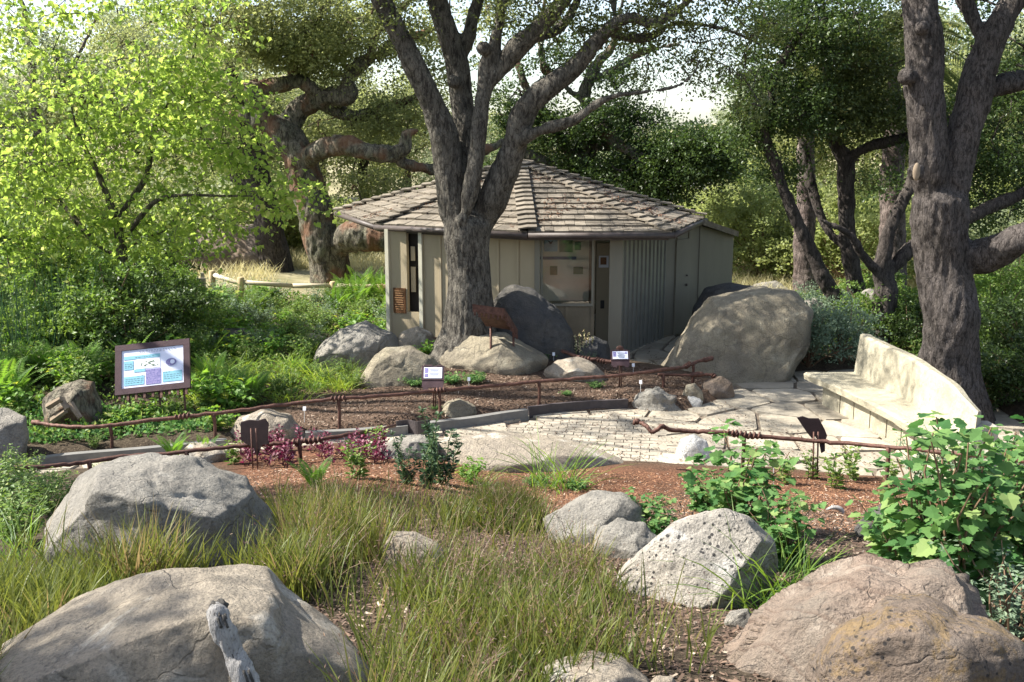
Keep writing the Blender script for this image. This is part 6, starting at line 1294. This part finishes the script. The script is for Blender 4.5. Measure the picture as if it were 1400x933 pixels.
A1 = scatter(GR, 25000, (-1.8, 2.3), (2.8, 9.6), [hole]); A2 = scatter(GL, 8500, (-4, -.8), (2.8, 8.5)); A = np.concatenate([A1, A2])
dens = fbm(np.c_[A[:, 0] * 1.3, A[:, 1] * 1.3, A[:, 0] * 0], 3, 7); keep = rng.random(len(A)) < (.62 + 1.5 * dens).clip(.06, 1); A = A[keep]; n_ = len(A)
cl = .5 + .5 * vn(np.c_[A[:, :2] * 2.6, A[:, :1] * 0], 4)
pxA, pyA = proj(A); hgt = .16 + .24 * cl + .05 * sstep(650, 500, pxA)
V1 = blades(A, rdir(n_) * [.34, .34, 0] + [0, 0, 1.], hgt * rng.uniform(.55, 1.25, n_), rng.uniform(.007, .015, n_), rng.uniform(.02, .55, n_), 4, np.clip(cl * .5 + rng.random(n_) * .6, 0, 1))
o = mk('grass', *V1[:2], M['blade_grass'], rnd=V1[2]); tag(o, 'long green and straw coloured grass between the foreground boulders', 'grass', kind='stuff')
B = A[(rng.random(n_) < .12) & (pxA > 380)]; m_ = len(B); dd = rdir(m_) * [.4, .4, 0] + [0, 0, 1.]; V2 = blades(B, dd, rng.uniform(.24, .46, m_), np.full(m_, .004), rng.uniform(.1, .9, m_), 5)
tips = V2[0].reshape(m_, 12, 3)[:, 7:11].mean(1); tip2 = V2[0].reshape(m_, 12, 3)[:, 10]; sd3 = [place((OV2[0] * [.35, 1, 1], OV2[1]), V2[0].reshape(m_, 12, 3)[:, 6 + q], rdir(m_, 1), rdir(m_), .022) for q in (0, 1, 2, 3, 4)]
Vs, Fs_, rs_ = join([(V2[0], np.concatenate([V2[1][:, :3], V2[1][:, [0, 2, 3]]]), V2[2])] + sd3); o = mk('grass_seed_heads', Vs, Fs_, M['blade_seed'], rnd=rs_); tag(o, 'brownish purple seed heads nodding over the foreground grass', 'grass', kind='stuff')
def chips(P_, mat, name, label, sz=(.012, .035), T=None, lift=.008):
    n_ = len(P_); T = T or (np.array([(-.16, 0, 0), (.16, 0, 0), (.12, 1, 0), (-.14, .9, 0)]), np.array([(0, 1, 2, 3)])); d = rdir(n_) * [1, 1, .25]; nr = rdir(n_, 3.5)
    V, Fs, r = place(T, P_ + np.c_[np.zeros((n_, 2)), rng.uniform(.002, lift, n_)], d, nr, rng.uniform(*sz, n_)); o = mk(name, V, Fs, M[mat], rnd=r); tag(o, label, 'ground cover', kind='stuff'); return o
RED = [(330, 640), (470, 615), (560, 624), (850, 646), (1100, 652), (1240, 662), (1500, 700), (1500, 780), (1150, 740), (1100, 760), (880, 730), (740, 720), (640, 690), (440, 700), (360, 690)]
Pm = scatter(RED, 42000, (-3.5, 6), (7.5, 13.5)); chips(Pm, 'mulch_chip', 'bark_mulch', 'orange brown bark mulch over the front bed')
Pm = scatter([(395, 600), (390, 545), (470, 510), (590, 500), (700, 495), (800, 485), (900, 505), (985, 525), (930, 558), (850, 553), (700, 563), (560, 582)], 34000, (-4.5, 4), (12.5, 19.5)); chips(Pm, 'mulch_dark', 'bark_mulch', 'dark brown bark chips around the boulders before the pavilion', (.015, .05))
Pm = scatter([(300, 1000), (380, 700), (760, 690), (1200, 700), (1500, 760), (1500, 1000)], 36000, (-3, 5), (3, 10)); chips(Pm, 'mulch_dark', 'soil_litter', 'dry chips and dead leaves over the dark foreground soil', (.012, .05))
Pm = scatter([(880, 470), (1000, 560), (1240, 640), (900, 650), (560, 600), (700, 570), (900, 560)], 2600, (-3, 6), (11, 20)); Pm[:, 2] = .012; chips(Pm, 'mulch_dark', 'path_litter', 'scattered dry leaves on the patio stones', (.02, .05), lift=.01)
# ground cover leaves on the left bank
GC = [(-300, 430), (60, 400), (240, 415), (300, 405), (530, 410), (535, 440), (430, 470), (440, 520), (520, 520), (400, 545), (300, 575), (140, 600), (-300, 640)]
P_ = scatter(GC, 26000, (-12, -1), (12.5, 30)); n_ = len(P_); hv = .26 * (.5 + .5 * fbm(np.c_[P_[:, :2] * 1.1, P_[:, :1] * 0], 3, 31)).clip(0, 1)
P_[:, 2] += hv * rng.random(n_) ** .6
V, Fs, r = place(OVAL, P_, rdir(n_, .2), rdir(n_, 1.2), rng.uniform(.05, .10, n_)); o = mk('ground_cover', V, Fs, M['leaf_lush'], rnd=r); tag(o, 'mixed low leafy ground cover between the ferns', 'ground cover', kind='stuff')
P_ = scatter([(-300, 560), (60, 610), (300, 590), (320, 575), (-300, 530)], 5000, (-10, -2.5), (11, 17)); n_ = len(P_); P_[:, 2] += .12 * rng.random(n_); V, Fs, r = place(MAPLE, P_, rdir(n_, .2), rdir(n_, 1.2), rng.uniform(.04, .08, n_)); o = mk('ground_cover', V, Fs, M['leaf_grape'], rnd=r); tag(o, 'broad leaved ground cover along the left kerb', 'ground cover', kind='stuff')
# right background undergrowth
P_ = scatter([(1040, 420), (1400, 400), (1600, 560), (1400, 600), (1340, 530), (1180, 470), (1100, 500)], 30000, (4.5, 16), (13, 29)); ok = sdpoly(P_[:, 0], P_[:, 1], PATH) > .3; P_ = P_[ok]; n_ = len(P_); P_[:, 2] += .35 * rng.random(n_); V, Fs, r = place(OVAL, P_, rdir(n_, .2), rdir(n_, 1.2), rng.uniform(.05, .10, n_)); o = mk('ground_cover', V, Fs, M['leaf_lush'], rnd=r); tag(o, 'leafy undergrowth beneath the dark trunks', 'ground cover', kind='stuff')
# reeds
P_ = scatter([(-200, 520), (-200, 440), (0, 430), (120, 425), (150, 460), (110, 500), (40, 520)], 2600, (-14, -5), (15, 24)); n_ = len(P_); V, Fs, r = blades(P_, rdir(n_) * [.22, .22, 0] + [0, 0, 1.], rng.uniform(.9, 1.9, n_), np.full(n_, .02), rng.uniform(0, .25, n_), 3); o = mk('reeds', V, Fs, M['leaf_darkfern'], rnd=r); tag(o, 'dark thin horsetail reeds massed at the left edge', 'reeds', kind='stuff')
# dry grass slope
P_ = scatter([(380, 392), (540, 392), (540, 300), (380, 300)], 16000, (-12, -3), (30, 60)); P2 = scatter([(960, 420), (1400, 420), (1400, 300), (960, 300)], 30000, (5, 30), (25, 60)); P3 = scatter([(-100, 400), (380, 400), (380, 330), (-100, 330)], 12000, (-30, -6), (27, 50)); P_ = np.concatenate([P_, P2, P3]); n_ = len(P_)
V, Fs, r = blades(P_, rdir(n_) * [.5, .5, 0] + [0, 0, 1.], rng.uniform(.25, .6, n_), np.full(n_, .02), rng.uniform(.1, .7, n_), 2); o = mk('dry_grass', V, Fs, M['dry_grass'], rnd=r); tag(o, 'pale sunlit dry grass on the slope beyond the garden', 'grass', kind='stuff')
# leaf litter on the roof
ps = []
for k in range(5):
    i0 = (1, 2, 3, 0, 7)[k]; a = np.array([*eav[i0], ZE]); b_ = np.array([*eav[(i0 + 1) % 8], ZE]); m_ = 1500
    u = rng.random(m_); v_ = rng.random(m_); sw = u + v_ > 1; u[sw], v_[sw] = 1 - u[sw], 1 - v_[sw]; Q_ = a + u[:, None] * (b_ - a) + v_[:, None] * (APX - a); kk = fbm(Q_ * np.array([1.2, 1.2, 1]) , 3, 50) > .15; ps.append(Q_[kk] + [0, 0, .045])
chips(np.concatenate(ps), 'litter', 'roof_litter', 'dead leaves and needles caught on the roof shakes', (.03, .09), lift=.02)
# ------------------------------------------------------------------ light
SUN = np.array([-.98, .06, 0]); SUN /= np.linalg.norm(SUN); EL = R(46)
sv = Vector((SUN[0] * math.cos(EL), SUN[1] * math.cos(EL), math.sin(EL)))
ld = bpy.data.lights.new('sun', 'SUN'); ld.energy = 5; ld.angle = R(.53); ld.color = (1, .95, .86)
lo_ = bpy.data.objects.new('sun', ld); col.objects.link(lo_); lo_.rotation_euler = sv.to_track_quat('Z', 'Y').to_euler(); lo_.location = (-20, 10, 30)
w = bpy.data.worlds.new('World'); sc.world = w; w.use_nodes = True; nt = w.node_tree
sk = nt.nodes.new('ShaderNodeTexSky'); sk.sky_type = 'NISHITA'; sk.sun_disc = False; sk.sun_elevation = EL; sk.sun_rotation = math.atan2(SUN[0], SUN[1]); sk.dust_density = 1.2; sk.air_density = 1.0
bg = nt.nodes['Background']; bg.inputs[1].default_value = .105; hs = nt.nodes.new('ShaderNodeHueSaturation'); hs.inputs['Saturation'].default_value = .75; nt.links.new(sk.outputs[0], hs.inputs['Color']); nt.links.new(hs.outputs[0], bg.inputs[0])
sc.view_settings.view_transform = 'Standard'; sc.view_settings.look = 'None'; sc.view_settings.gamma = 1; sc.view_settings.exposure = 1.5
sc.render.engine = 'CYCLES'; sc.cycles.max_bounces = 8; sc.cycles.transparent_max_bounces = 8; sc.cycles.diffuse_bounces = 4
sc.cycles.use_denoising = True
